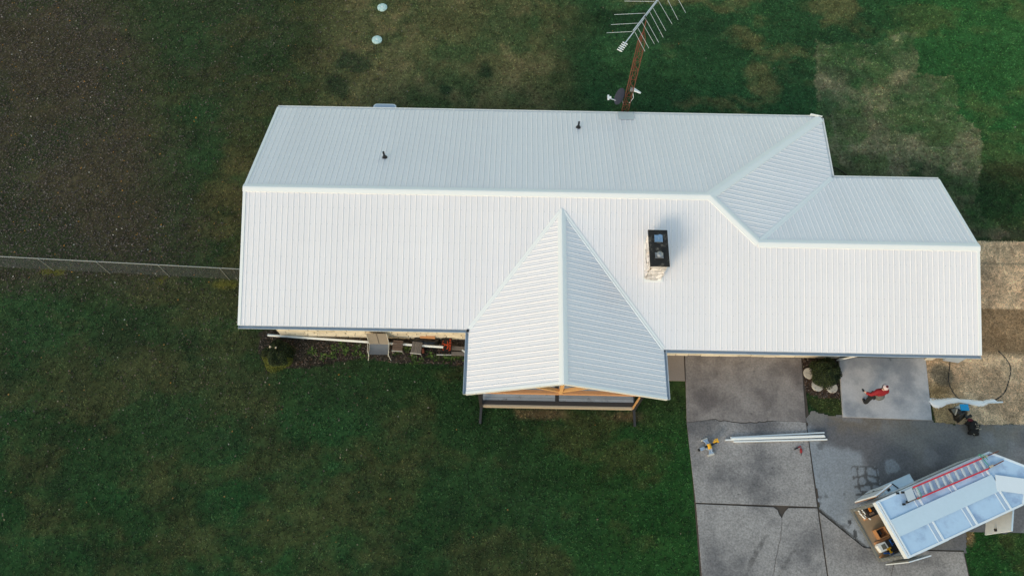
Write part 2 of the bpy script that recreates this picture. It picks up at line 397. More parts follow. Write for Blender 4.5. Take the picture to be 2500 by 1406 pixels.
# ------------------------------------------------------------------ paving
BEDCOL = None
def slab(name, pts, top, m, label, thick=.14):
    o = MB().prism(pts, top-thick, top).build(name, m); tag(o, label, None, None, 'structure'); return o
def ccw(p):
    a = sum(p[i][0]*p[(i+1) % len(p)][1]-p[(i+1) % len(p)][0]*p[i][1] for i in range(len(p))); return p if a > 0 else p[::-1]
def jag(p, q, n, amp, seed):
    rg = random.Random(seed); (x0, y0), (x1, y1) = p, q; L = math.hypot(x1-x0, y1-y0); nx_, ny_ = -(y1-y0)/L, (x1-x0)/L; r = []
    for i in range(n+1):
        t = i/n; k = (rg.random()-.5)*2*amp*(0 < i < n); r.append((x0+(x1-x0)*t+nx_*k, y0+(y1-y0)*t+ny_*k))
    return r
o = MB().prism([(18.55, -60), (29.15, -60), (29.22, -13.35), (23.75, -11.8), (23.9, -5.44), (18.7, -5.44)], -.1, .012).build('driveway_bedding', 'soil'); tag(o, kind='structure', label='dark soil in the joints of the concrete driveway')
crk = [(18.62, -8.38)]+jag((18.86, -8.37), (19.74, -8.23), 8, .02, 1)+jag((19.74, -8.23), (20.9, -8.36), 10, .03, 2)[1:]+jag((20.9, -8.36), (22.5, -8.24), 14, .03, 3)[1:]+jag((22.5, -8.24), (23.66, -8.29), 10, .02, 4)[1:]
crk_l = [(x, y-(.035 if 19.6 < x < 22.3 else .014)) for x, y in crk]
slab('driveway_slab', ccw([(18.78, -5.43), (23.86, -5.45)]+crk[::-1]), .05, 'concrete_top', 'grey driveway slab against the garage front, above the long crack')
slab('driveway_slab', ccw(crk_l+[(23.62, -11.74), (18.73, -11.66)]), .048, 'concrete', 'rough grey driveway slab carrying the mitre saw, below the long crack')
cr2 = jag((22.13, -12.2), (22.0, -12.92), 8, .02, 5)+jag((22.0, -12.92), (21.71, -13.69), 8, .02, 6)[1:]+jag((21.71, -13.69), (21.45, -14.6), 8, .02, 7)[1:]+jag((21.45, -14.6), (20.5, -60), 6, .05, 8)[1:]
slab('driveway_slab', ccw([(18.74, -11.72), (21.85, -11.79), (22.0, -11.9), (22.05, -12.08)]+cr2+[(18.7, -60)]), .048, 'concrete', 'grey driveway slab at the bottom left, left of the branching crack')
slab('driveway_slab', ccw([(22.46, -11.81), (23.62, -11.80), (23.6, -60)]+[(x+.02, y) for x, y in cr2[::-1]]+[(22.2, -12.1), (22.3, -11.95)]), .047, 'concrete', 'narrow grey driveway slab right of the branching crack')
cr3 = jag((26.4, -13.34), (26.3, -13.85), 5, .02, 9)+jag((26.3, -13.85), (26.0, -14.6), 6, .02, 10)[1:]+[(25, -60)]
slab('driveway_slab', ccw([(23.68, -11.95), (25.24, -13.27), (26.05, -13.34)]+cr3+[(23.66, -60)]), .049, 'concrete', 'wedge-shaped rough driveway slab beside the trailer tail')
slab('driveway_slab', ccw([(26.41, -13.34), (29.16, -13.36), (29.12, -60)]+[(x+.024, y) for x, y in cr3[::-1][:-1]]), .048, 'concrete', 'driveway slab at the bottom edge under the trailer corner')
slab('walkway_slab', [(17.75, -6.58), (18.68, -6.58), (18.72, -5.44), (17.75, -5.44)], .06, 'concrete_brown', 'short brownish walkway slab between porch and driveway')
slab('concrete_pad', ccw([(25.52, -5.40), (29.31, -5.36), (29.02, -8.11), (25.26, -8.04)]), .08, 'concrete_pad', 'pale smooth concrete pad in front of the garage door')
# old asphalt over concrete, worn at its edge
ax_, ay_ = np.r_[np.arange(23.7, 33, .05), np.geomspace(33, 60, 20)], np.arange(-13.6, -7.7, .05)
AX, AY = np.meshgrid(ax_, ay_); xf, yf = AX.ravel(), AY.ravel()
idx = np.arange(xf.size).reshape(AX.shape); F = np.stack([idx[:-1, :-1], idx[:-1, 1:], idx[1:, 1:], idx[1:, :-1]], -1).reshape(-1, 4)
cxm, cym = xf[F].mean(1), yf[F].mean(1)
F = F[inpoly(cxm+(fbm(cxm, cym, .4, 61)-.5)*.12, cym+(fbm(cxm, cym, .5, 62)-.5)*.16, APRON) & ~inpoly(cxm, cym, [(23.7, -11.85), (25.26, -13.22), (26.0, -13.3), (29.2, -13.3), (29.2, -14), (23.6, -14)])]
def voro(x, y, sc, seed):
    gx_ = np.floor(x/sc).astype(int); gy_ = np.floor(y/sc).astype(int); d1 = np.full(x.shape, 9.); d2 = np.full(x.shape, 9.)
    for i in (-1, 0, 1):
        for j in (-1, 0, 1):
            a, b = gx_+i, gy_+j
            hx = vnoise(a*1., b*1., 1., seed); hy = vnoise(a*1., b*1., 1., seed+5)
            d = np.hypot((a+hx)*sc-x, (b+hy)*sc-y)/sc
            d2 = np.where(d < d1, d1, np.minimum(d2, d)); d1 = np.minimum(d1, d)
    return d2-d1
n = fbm(xf, yf, 1., 71, 4); n5 = fbm(xf, yf, 2.5, 72, 4); px_, py_ = xf+(fbm(xf, yf, .8, 73)-.5)*.55, yf+(fbm(xf, yf, .8, 74)-.5)*.55
DP = [(23.6, -8.2), (24.4, -9.25), (25.1, -9.4), (25.8, -9.65), (25.9, -10.2), (25.9, -11.2), (25.6, -11.9), (25.6, -14), (61, -14), (61, -7), (23.6, -7)]
dark = sum(inpoly(px_+dx, py_+dy, DP).astype(float) for dx, dy in ((0, 0), (.09, 0), (-.09, 0), (0, .09), (0, -.09), (.18, .1), (-.16, -.1)))/7
vo = voro(xf+(fbm(xf, yf, .5, 77)-.5)*.35, yf+(fbm(xf, yf, .5, 78)-.5)*.35, .36, 80); zone = (sstep(xf, 25.15, 25.4)*sstep(-xf, -26.5, -26.2)*sstep(-yf, 9.9, 10.25)*sstep(yf, -11.5, -11.2)) > .4
crackle = 1-sstep(vo, .12+.1*n, .24+.12*n); dark = np.where(zone, crackle, dark)
isl = sstep(-np.hypot((px_-26.95)/.33, (py_+10.05)/.3), -1.1, -.85); dark = dark*(1-isl*.8)
seamd = np.abs((yf+11.87)-(-(xf-23.76)*.87))
light = mixc(np.tile(S(166, 168, 173), (len(xf), 1)), S(140, 143, 148), sstep(n5, .4, .65))
light = mixc(light, S(84, 84, 86), sstep(fbm(xf, yf, .35, 76), .68, .78)*.6)
dk = mixc(np.tile(S(124, 120, 116), (len(xf), 1)), S(102, 100, 102), sstep(n5, .4, .62)); dk = mixc(dk, S(122, 110, 96), sstep(yf, -9.0, -8.3)*sstep(n, .4, .6)*.7)
dk = mixc(dk, S(132, 130, 132), sstep(n, .62, .75)*.5)
ac = mixc(light, dk, dark); ac = mixc(ac, S(76, 74, 72), np.where(zone, dark, 0)*.5); ac = mixc(ac, S(86, 82, 78), sstep(-seamd, -.09, -.04)*(xf < 25.4)*.85)
ac = mixc(ac, S(48, 46, 46), ((np.hypot((xf-25.0)/.09, (yf+12.75)/.16) < 1) | (np.hypot((xf-24.85)/.06, (yf+12.3)/.1) < 1)).astype(float)*.8)
U_, inv = np.unique(F.ravel(), return_inverse=True)
ap = np_mesh('asphalt_apron', np.c_[xf, yf, .024+(n-.5)*.008][U_], inv.reshape(-1, 4), 'apron', ac[U_], 'structure', True); ap['label'] = 'worn dark asphalt apron with cracked edge beside the trailer'

# ------------------------------------------------------------------ house
ZR, SF, SR = 4.5058, .3668, .3699
house = thing('house', (15, 0, 0), 'long single-storey house with white ribbed metal roof and cream stone walls', 'house')
f_front = lambda x, y: ZR+SF*y
f_rear = lambda x, y: ZR-SR*y
HK = (ZR-2.442)/(25.45-19.211); f_hip = lambda x, y: ZR-HK*(x-19.211)
GRZ = ZR-SF*1.7954; GK2 = (GRZ-2.442)/(2.29+1.7954); f_gar = lambda x, y: GRZ-GK2*(y+1.7954)
PX, PZ = 13.1254, 4.2676; KL = (PZ-2.55)/(PX-9.41); KR = (PZ-2.3215)/(17.3577-PX)
f_pl = lambda x, y: PZ-KL*(PX-x)
f_pr = lambda x, y: PZ-KR*(x-PX)
def nrm(f):
    v = Vector((f(0, 0)-f(1, 0), f(0, 0)-f(0, 1), 1)); return v.normalized()
def lerp_fn(pts):
    def g(u):
        if u <= pts[0][0]: return pts[0][1]
        for (a, b), (c, d) in zip(pts, pts[1:]):
            if u <= c: return b+(d-b)*(u-a)/(c-a) if c > a else d
        return pts[-1][1]
    return g
def slope(f, axis, u0, u1, lo, hi, poly, breaks=()):
    """one roof plane: timber deck, ribbed steel panels (0.914 m cover, ribs every 0.2286 m), screws"""
    deck = MB().prism(ccw(poly), lambda x, y: f(x, y)-.15, lambda x, y: f(x, y)-.012).build('roof_slope', 'roof_deck', house)
    n = nrm(f); R = .2286; k = 0; base = u0; scr = MB()
    while base < u1-1e-3:
        us = []
        for r in range(4):
            c = base+r*R
            for du, h in ((0, 0), (.016, .018), (.034, .018), (.05, 0), (.112, 0), (.12, .004), (.13, 0), (.166, 0), (.174, .004), (.184, 0)): us.append((c+du, h))
        us.append((base+4*R, 0)); us = [(u, h) for u, h in us if u <= u1+1e-6]
        if us[-1][0] < min(u1, base+4*R)-1e-6: us.append((u1, 0))
        for b in breaks:
            if base < b < min(u1, base+4*R):
                for (a, ha), (c, hc) in zip(us, us[1:]):
                    if a < b < c: us.append((b, ha+(hc-ha)*(b-a)/(c-a))); break
        us = sorted(set(us)); mb = MB(); vs = []; fs = []
        for u, h in us:
            v0, v1 = lo(u), hi(u)
            if v1 < v0: v1 = v0
            for v in (v0, v1):
                x, y = (u, v) if axis == 'x' else (v, u)
                vs.append(Vector((x, y, f(x, y)))+n*h)
        for i in range(len(us)-1):
            if (Vector(vs[2*i])-Vector(vs[2*i+1])).length < 1e-4 and (Vector(vs[2*i+2])-Vector(vs[2*i+3])).length < 1e-4: continue
            fs.append((2*i, 2*i+2, 2*i+3, 2*i+1))
        if fs:
            mb.add(vs, fs); mb.build('roof_panel', 'white_roof', deck)
            for r in range(4):
                u = base+r*R+.075
                if u > u1-.05: continue
                v0, v1 = lo(u), hi(u); m_ = max(1, int((v1-v0)/.61))
                if v1-v0 < .25: continue
                for q in range(m_+1):
                    v = v0+.1+(v1-v0-.2)*q/m_; x, y = (u, v) if axis == 'x' else (v, u)
                    c = Vector((x, y, f(x, y)))+n*.006
                    a = n.cross(X).normalized(); b = n.cross(a)
                    scr.add([c+(a*math.cos(t)+b*math.sin(t))*.010 for t in (0, 1.57, 3.14, 4.71)]+[c+n*.006], [(0, 1, 4), (1, 2, 4), (2, 3, 4), (3, 0, 4)])
        base += 4*R
    o = scr.build('screws', 'screw', deck); o['kind'] = 'stuff'
    return deck
XJ, YJ = 21.218, -1.7954
slope(f_front, 'x', .0, 30.287, lambda x: -5.33 if x < 13.2 else -5.955, lerp_fn([(0, 0), (19.211, 0), (XJ, YJ), (31, YJ)]),
      [(0, -5.33), (13.2, -5.33), (13.2, -5.955), (30.287, -5.955), (30.287, YJ), (XJ, YJ), (19.211, 0), (0, 0)], (19.211, XJ))
slope(f_rear, 'x', .0, 25.45, lerp_fn([(0, 0), (19.211, 0), (25.45, 5.578)]), lambda x: 5.578, [(0, 0), (19.211, 0), (25.45, 5.578), (0, 5.578)], (19.211,))
VY = 2.29
slope(f_hip, 'y', YJ, 5.578, lerp_fn([(YJ, XJ), (0, 19.211), (5.578, 25.45)]), lerp_fn([(YJ, XJ), (VY, 25.45), (9, 25.45)]),
      [(19.211, 0), (XJ, YJ), (25.45, VY), (25.45, 5.578)], (0, VY))
slope(f_gar, 'x', XJ, 30.287, lambda x: YJ, lerp_fn([(XJ, YJ), (25.45, VY), (31, VY)]), [(XJ, YJ), (30.287, YJ), (30.287, VY), (25.45, VY)], (25.45,))
slope(f_pl, 'y', -8.035, -.65, lerp_fn([(-8.035, 9.41), (-5.33, 9.41), (-.65, PX)]), lambda y: PX, [(PX, -.65), (9.41, -5.33), (9.41, -8.035), (PX, -8.035)], (-5.33,))
slope(f_pr, 'y', -8.035, -.65, lambda y: PX, lerp_fn([(-8.035, 17.3577), (-5.955, 17.3577), (-.65, PX)]), [(PX, -.65), (PX, -8.035), (17.3577, -8.035), (17.3577, -5.955)], (-5.955,))
def cap(p, q, nA, nB, wd=.17, lift=.034, down=True, name='ridge_cap'):
    p, q = Vector(p), Vector(q); L = (q-p).normalized(); mb = MB()
    for nn in (nA, nB):
        d = L.cross(nn).normalized()
        if (d.z > 0) == down: d = -d
        a0, a1 = p+Z*(lift+.012), q+Z*(lift+.012); b0, b1 = p+d*wd+nn*lift, q+d*wd+nn*lift; m0, m1 = p+d*wd*.3+nn*(lift+.012), q+d*wd*.3+nn*(lift+.012)
        c0, c1 = p+d*(wd+.012)+nn*.004, q+d*(wd+.012)+nn*.004; e0, e1 = p-Z*.02, q-Z*.02
        mb.add([a0, a1, m0, m1, b0, b1, c0, c1, e0, e1], [(0, 1, 3, 2), (2, 3, 5, 4), (4, 5, 7, 6), (6, 7, 9, 8), (0, 2, 4, 6, 8), (1, 9, 7, 5, 3)])
    return mb.build(name, 'white_trim', house)
v3 = lambda x, y, f: (x, y, f(x, y))
nF, nR, nH, nG, nL, nP = map(nrm, (f_front, f_rear, f_hip, f_gar, f_pl, f_pr))
cap((-.02, 0, ZR), (19.25, 0, ZR), nF, nR, .18)
cap((19.2, 0, ZR+.004), v3(25.40, 5.53, f_hip), nR, nH, .2, name='hip_cap')
cap((19.2, 0, ZR+.006), v3(XJ+.01, YJ, f_hip), nF, nH, .17, name='hip_cap')
cap((XJ-.02, YJ, GRZ+.002), (30.31, YJ, GRZ+.002), nF, nG, .18)
cap((PX, -.62, PZ), (PX, -8.06, PZ), nL, nP, .17)
cap(v3(XJ+.08, YJ+.08, f_hip), v3(25.42, VY-.03, f_hip), nH, nG, .10, .022, False, 'valley_flashing')
cap(v3(PX-.06, -.73, f_front), v3(9.43, -5.31, f_front), nF, nL, .085, .026, False, 'valley_flashing')
cap(v3(PX+.06, -.73, f_front), v3(17.34, -5.93, f_front), nF, nP, .085, .026, False, 'valley_flashing')
def rake(x, y0, y1, f, sgn):
    def g(b):
        p, q = Vector((x, y0, f(x, y0))), Vector((x, y1, f(x, y1)))
        n = nrm(f); b.add([p+n*.03, q+n*.03, q+n*.03-X*sgn*.11, p+n*.03-X*sgn*.11, p+n*.03+X*sgn*.006, q+n*.03+X*sgn*.006, q-Z*.17+X*sgn*.006, p-Z*.17+X*sgn*.006, q-X*sgn*.11+n*.002, p-X*sgn*.11+n*.002],
              [(0, 1, 2, 3), (0, 4, 5, 1), (4, 7, 6, 5), (3, 2, 8, 9)])
    part('rake_trim', 'white_trim', house, g)
rake(0, -5.33, -.02, f_front, -1); rake(0, .02, 5.578, f_rear, -1); rake(30.287, -5.955, YJ-.02, f_front, 1); rake(30.287, YJ+.02, VY, f_gar, 1)
def prake(x0, x1, f):
    def g(b):
        p, q = Vector((x0, -8.035, f(x0, 0))), Vector((x1, -8.035, f(x1, 0))); n = nrm(f)
        b.add([p+n*.03, q+n*.03, q+n*.03+Y*.1, p+n*.03+Y*.1, p+n*.03-Y*.006, q+n*.03-Y*.006, q-Z*.16-Y*.006, p-Z*.16-Y*.006, q+Y*.1, p+Y*.1], [(0, 1, 2, 3), (0, 4, 5, 1), (4, 7, 6, 5), (3, 2, 8, 9)])
    part('rake_trim', 'white_trim', house, g)
prake(9.41, PX-.02, f_pl); prake(PX+.02, 17.3577, f_pr)
def gutter(p, q, out, name='gutter', m='gutter_grey'):
    p, q, out = Vector(p), Vector(q), Vector(out); w, h, t = .125, .11, .006
    prof = [(0, 0), (0, -h), (w*.62, -h), (w*.8, -h*.6), (w, -h*.35), (w, 0), (w-.016, 0), (w-.016, -.01), (w-t-.008, -.01), (w-t-.008, -h*.35), (w*.8-t, -h*.6+t), (w*.62-t, -h+t), (t, -h+t), (t, 0)]
    n = len(prof); mb = MB(); vs = [p+out*a+Z*b for a, b in prof]+[q+out*a+Z*b for a, b in prof]
    mb.add(vs, [(i, (i+1) % n, n+(i+1) % n, n+i) for i in range(n)]+[(0, 1, 2, 3, 4, 5), (n, n+5, n+4, n+3, n+2, n+1)])
    return mb.build(name, m, house)
gutter((.01, -5.335, 2.53), (9.40, -5.335, 2.53), -Y); gutter((17.37, -5.96, 2.30), (30.28, -5.96, 2.30), -Y)
gutter((9.405, -5.36, 2.53), (9.405, -8.02, 2.53), -X); gutter((17.362, -5.98, 2.30), (17.362, -8.02, 2.30), X)
gutter((.01, 5.583, 2.42), (25.44, 5.583, 2.42), Y, m='white_trim'); gutter((25.455, 5.56, 2.42), (25.455, VY+.02, 2.42), X, m='white_trim'); gutter((25.46, VY+.005, 2.42), (30.28, VY+.005, 2.42), Y, m='white_trim')
# splash guard at the rear hip corner
part('splash_guard', 'white_trim', house, lambda b: b.bar((24.95, 5.70, 2.50), (25.5, 5.60, 2.46), .012, .13))
part('drip_box', 'black_rubber', house, lambda b: b.box((9.33, -5.44, 2.5), (9.41, -5.34, 2.6)))
# walls with stone blocks
def wall(p, q, z1, t=.2, blocks=None, m='mortar', bm='stone', seed=1, rows=(.05, 1.3), openings=()):
    p, q = Vector((*p, 0)), Vector((*q, 0)); L = (q-p).length; a = (q-p)/L; out = a.cross(Z)
    o = MB().box((0, 0, -.1), (L, t, z1), p, a, -out, Z).build('wall', m, house)
    if blocks:
        rg = random.Random(seed); z = rows[0]
        while z < rows[1]:
            h = rg.choice((.19, .2, .26)); s = -rg.random()*.3
            while s < L:
                l = rg.choice((.42, .55, .7, .82)); s0, s1 = max(s, 0)+.008, min(s+l, L)-.008; s += l
                if s1-s0 < .05: continue
                if any(u0 < s1 and s0 < u1 and zz0 < z+h and z < zz1 for u0, u1, zz0, zz1 in openings): continue
                d = .018+rg.random()*.02; b = MB(); e = .012
                v = []
                for (s_, z_) in ((s0, z+.008), (s1, z+.008), (s1, z+h-.008), (s0, z+h-.008)): v.append(p+a*s_+Z*z_)
                ins = [p+a*(s0+e)+Z*(z+.008+e)+out*d, p+a*(s1-e)+Z*(z+.008+e)+out*d, p+a*(s1-e)+Z*(z+h-.008-e)+out*(d*.8), p+a*(s0+e)+Z*(z+h-.008-e)+out*(d*.8)]
                b.add(v+ins, [(4, 5, 6, 7), (0, 1, 5, 4), (1, 2, 6, 5), (2, 3, 7, 6), (3, 0, 4, 7)])
                b.build('stone_block', bm, o)
            z += h
    return o
wall((1.0, -4.87), (9.9, -4.87), 2.45, blocks=1, seed=3)
wall((9.9, -4.87), (17.3, -4.87), 2.45)
wall((17.3, -5.42), (25.45, -5.42), 2.2, blocks=1, seed=5, openings=[(4.35, 5.45, .45, 2)])
wall((29.25, -5.42), (29.62, -5.42), 2.2, blocks=1, seed=6)
wall((29.62, -5.41), (29.62, 1.85), 2.2); wall((29.6, 1.86), (25.05, 1.86), 2.2); wall((25.05, 1.87), (25.05, 5.1), 2.2); wall((25.04, 5.12), (1.0, 5.12), 2.3); wall((.99, 5.1), (.99, -4.86), 2.4)
part('gable', 'mortar', house, lambda b: b.add([(1.0, -4.8, 2.4), (1.0, 5.0, 2.4), (1.0, 0, 4.2), (1.2, -4.8, 2.4), (1.2, 5.0, 2.4), (1.2, 0, 4.2)], [(0, 2, 1), (3, 4, 5), (0, 3, 5, 2), (1, 2, 5, 4)]))
part('gable', 'mortar', house, lambda b: b.add([(29.4, -5.2, 2.2), (29.4, 1.7, 2.2), (29.4, YJ, 3.6), (29.6, -5.2, 2.2), (29.6, 1.7, 2.2), (29.6, YJ, 3.6)], [(0, 2, 1), (3, 4, 5), (0, 3, 5, 2), (1, 2, 5, 4)]))
wpan = part('dark_wall_panel', 'charcoal', house, lambda b: b.box((21.66, -5.44, .47), (22.74, -5.40, 2.0)))  # dark window-like panel in the stone front wall
part('panel_inset', 'panel_gloss', wpan, lambda b: b.box((21.72, -5.45, .52), (22.18, -5.443, 1.95))); part('panel_inset', 'panel_gloss', wpan, lambda b: b.box((22.22, -5.45, .52), (22.68, -5.443, 1.95)))
part('sill', 'stone', wpan, lambda b: b.box((21.6, -5.50, .38), (22.8, -5.42, .46)))
gd = part('garage_door', 'garage_door', house, lambda b: b.box((25.46, -5.18, .05), (29.24, -5.12, 2.15)))
for k in range(4): part('door_panel', 'garage_door', gd, lambda b: b.box((25.5, -5.21, .1+k*.52), (29.2, -5.181, .58+k*.52)))
part('downspout', 'white_trim', house, lambda b: b.bar((25.38, -5.55, .15), (25.62, -5.95, 2.2), .07, .05))
part('downspout_elbow', 'gutter_grey', house, lambda b: b.bar((30.05, -5.9, 2.2), (29.75, -5.5, 1.9), .08, .06))
# porch: deck, posts, open gable
pdk = part('porch_deck', 'dark_paint', house, lambda b: b.box((9.93, -7.86, .12), (16.42, -4.9, .36)))
part('fascia_board', 'beige_trim', pdk, lambda b: b.box((9.88, -7.935, .10), (16.47, -7.87, .385)))
part('border_board', 'dark_paint', pdk, lambda b: b.box((9.9, -7.87, .365), (16.45, -7.69, .402)))
part('border_board', 'dark_paint', pdk, lambda b: b.box((13.05, -7.685, .365), (13.2, -4.9, .403)))
y = -7.68; r = random.Random(4)
while y < -5.0:
    for x0, x1 in ((10.0, 13.045), (13.205, 16.35)):
        dz = r.random()*.004
        part('deck_board', 'deck_board', pdk, lambda b: b.box((x0, y+.004, .366), (x1, y+.134, .395+dz)))
    y += .14
for x in (9.93, 16.38):
    po = part('porch_post', 'charcoal', house, lambda b: b.box((x-.06, -7.98, -.05), (x+.06, -7.86, 2.25)))
    if x > 12: part('bare_face', 'pine', po, lambda b: b.box((x-.085, -7.97, .40), (x-.0605, -7.87, 2.2)))
    part('skid_timber', 'charcoal', house, lambda b: b.bar((x, -7.93, .20), (x-(.03 if x < 12 else -.03), -8.62, .06), .1, .12))
part('gable_beam', 'pine_orange', house, lambda b: b.box((9.75, -7.92, 2.26), (17.0, -7.78, 2.47)))
part('king_post', 'pine', house, lambda b: b.box((PX-.07, -7.95, 2.475), (PX+.07, -7.81, 4.08)))
for s in (-1, 1): part('gable_brace', 'pine', house, lambda b: b.bar((PX+s*.08, -7.88, 2.75), (PX+s*1.3, -7.88, 3.52), .12, .11))
for y in (-7.2, -6.4, -5.6):
    for s, f in ((-1, f_pl), (1, f_pr)): part('rafter', 'pine', house, lambda b: b.bar((PX+s*.05, y, f(PX+s*.05, 0)-.26), (PX+s*3.5, y, f(PX+s*3.5, 0)-.26), .05, .16))
# chimney
CT = 4.78; c00, c11 = P(1589, 648, CT), P(1626, 563, CT)
xa, xb, ya, yb = c00.x+.0, c11.x+.03, c00.y, c11.y
ch = part('chimney', 'mortar', house, lambda b: b.box((xa+.05, ya+.07, 2.6), (xb-.05, yb-.07, CT-.07)))
part('chimney_cap', 'soot_cap', ch, lambda b: b.box((xa-.02, ya-.02, CT-.07), (xb+.02, yb+.02, CT)))
rg = random.Random(12)
for (p, q, out) in (((xa+.05, ya+.07), (xb-.05, ya+.07), -Y), ((xa+.05, yb-.07), (xa+.05, ya+.07), -X), ((xb-.05, ya+.07), (xb-.05, yb-.07), X)):
    p, q = Vector((*p, 0)), Vector((*q, 0)); L = (q-p).length; a = (q-p)/L; z = 2.75
    while z < CT-.1:
        h = min(rg.choice((.13, .17, .2)), CT-.075-z); s = -rg.random()*.2
        if h < .05: break
        while s < L:
            l = rg.choice((.2, .3, .4)); s0, s1 = max(s, 0)+.006, min(s+l, L)-.006; s += l
            m_ = p+a*((s0+s1)/2)
            if s1-s0 < .05 or z+h < f_front(m_.x, m_.y)-.05: continue
            d = .012+rg.random()*.05
            b = MB().box((s0, 0, z+.006), (s1, d, z+h-.006), p, a, out, Z); b.build('stone_block', 'stone_white', ch)
        z += h
part('flashing', 'white_trim', ch, lambda b: b.prism([(xa-.03, ya-.02), (xb+.03, ya-.02), (xb+.03, yb+.05), (xa-.03, yb+.05)], lambda x, y: f_front(x, y)-.01, lambda x, y: f_front(x, y)+.05))
c = P(1608, 582, CT+.05); fl = part('flue_cover', 'flue_metal', ch, lambda b: b.box((c.x-.16, c.y-.15, CT+.002), (c.x+.16, c.y+.15, CT+.05)))
part('flue_pipe', 'flue_metal', fl, lambda b: b.tube([(c.x+.02, c.y+.0, CT+.05), (c.x+.02, c.y, CT+.2), (c.x+.02, c.y, CT+.201), (c.x+.02, c.y, CT+.24)], [.05, .05, .085, .085], 12))
c = P(1610, 624, CT+.05); fl = part('flue_cover', 'flue_grey', ch, lambda b: b.box((c.x-.16, c.y-.1, CT+.002), (c.x+.16, c.y+.14, CT+.035)))
part('flue_pipe', 'flue_grey', fl, lambda b: b.tube([(c.x, c.y+.02, CT+.03), (c.x, c.y+.02, CT+.14), (c.x, c.y+.02, CT+.141), (c.x, c.y+.02, CT+.19)], [.09, .09, .13, .06], 12))
for (x, y, h) in ((5.53, 2.06, .42), (14.03, 4.45, .42)):
    z = f_rear(x, y)
    vp = part('vent_pipe', 'black_rubber', house, lambda b: b.tube([(x, y, z-.05), (x, y, z+h)], .045, 12))
    part('pipe_boot', 'black_rubber', vp, lambda b: b.tube([(x, y, z-.02), (x, y, z+.03), (x, y, z+.14)], [.12, .11, .055], 12))
part('eave_plate', 'plate_metal', house, lambda b: b.prism([(15.95, 5.1), (16.65, 5.1), (16.65, 5.66), (15.95, 5.66)], lambda x, y: f_rear(x, y)+.026, lambda x, y: f_rear(x, y)+.04))

# ------------------------------------------------------------------ chain-link fence
A0, A1 = Vector((-15.5, -1.66, 0)), Vector((.92, -2.27, 0)); fd = (A1-A0).normalized(); FL = (A1-A0).length; FH = 1.2
fence = thing('chain_link_fence', A0, 'low grey chain-link fence running left from the house gable', 'fence')
part('top_rail', 'galv', fence, lambda b: b.tube([A0+Z*FH, A1+Z*FH], .021, 8))
for x in (-15.3, -12.55, -9.85, -7.25, -4.5, -1.75, .85):
    p = A0+fd*((x-A0.x)/fd.x); po = part('post', 'galv', fence, lambda b: b.tube([p-Z*.1-Y*.03, p+Z*(FH-.01)-Y*.03], .024, 8)); part('post_cap', 'galv', po, lambda b: b.ellip(p+Z*(FH+.01)-Y*.03, (.032, .032, .03), 8, 5))
mb = MB(); st = .085; k = 0
while k*st < FL+FH:
    s = k*st
    for sg in (1, -1):
        s0, s1 = s-FH, s; z0, z1 = .03, FH
        a, b_ = max(s0, 0), min(s1, FL)
        if b_ > a:
            za, zb = z0+(a-s0)/FH*(z1-z0), z0+(b_-s0)/FH*(z1-z0)
            if sg < 0: za, zb = z0+z1-za, z0+z1-zb
            mb.tube([A0+fd*a+Z*za, A0+fd*b_+Z*zb], .0024, 3, False)
    k += 1
o = mb.build('wire_mesh', 'wire', fence); o['kind'] = 'stuff'

# ------------------------------------------------------------------ antenna tower and what it carries
TX, TY = 16.32, 5.98
tower = thing('antenna_tower', (TX, TY, 0), 'rusty brown lattice tower standing behind the rear eave', 'tower')
rad = lambda z: .17
corners = [(math.cos(t), math.sin(t)) for t in (math.radians(90), math.radians(210), math.radians(330))]
TOP = 6.9
for cx, cy in corners:
    part('leg', 'rust', tower, lambda b: b.tube([(TX+cx*.18, TY+cy*.18, 0), (TX+cx*.18, TY+cy*.18, TOP), (TX+cx*.05, TY+cy*.05, TOP+.45)], .017, 6))
z = .3; i = 0
while z < TOP:
    for k in range(3):
        (ax0, ay0), (bx0, by0) = corners[k], corners[(k+1) % 3]
        part('rung', 'rust', tower, lambda b: b.tube([(TX+ax0*.18, TY+ay0*.18, z), (TX+bx0*.18, TY+by0*.18, z)], .012, 5))
        if z+.6 < TOP+.1:
            pa, pb = ((ax0, ay0), (bx0, by0)) if i % 2 else ((bx0, by0), (ax0, ay0))
            part('brace', 'rust', tower, lambda b: b.tube([(TX+pa[0]*.18, TY+pa[1]*.18, z), (TX+pb[0]*.18, TY+pb[1]*.18, z+.6)], .007, 5))
    z += .6; i += 1
part('mast', 'rust', tower, lambda b: b.tube([(TX, TY, TOP-.3), (TX, TY, 8.0)], .022, 8))
BZ = 7.95
def Q(X_, Y_, z=BZ): return P(1380+X_/4.8475, Y_/4.8475, z)
b0, b1 = Q(720, 500), Q(1110, -10); bdir = (b1-b0).normalized(); hub = Q(935, 200)
ant = thing('tv_antenna', hub-Z*.1, 'long aluminium rooftop antenna with swept rods on the lattice tower', 'antenna')
part('boom', 'aluminium', ant, lambda b: b.bar(b0-bdir*.15, b1+bdir*2.4, .035, .035)); part('boom', 'aluminium', ant, lambda b: b.bar(Q(800, 380)+Z*.07, b1+bdir*2.3+Z*.07, .03, .03))
part('mast_clamp', 'black_rubber', ant, lambda b: b.box((-.05, -.05, -.06), (.05, .05, .06), hub))
for (ax0, ay0, bx0, by0) in ((1055, 22, 700, 17), (945, 160, 580, 177), (860, 278, 543, 295), (795, 377, 490, 393), (1100, 10, 1265, 290), (1170, -80, 1335, 240), (1235, -190, 1425, 155), (1040, 100, 1190, 368), (1000, 145, 1160, 447), (950, 225, 1105, 505), (905, 260, 1055, 525), (860, 335, 990, 575), (825, 385, 943, 612)):
    part('rod', 'aluminium', ant, lambda b: b.tube([Q(ax0, ay0, BZ+.035), Q(bx0, by0, BZ+.035)], .008, 6))
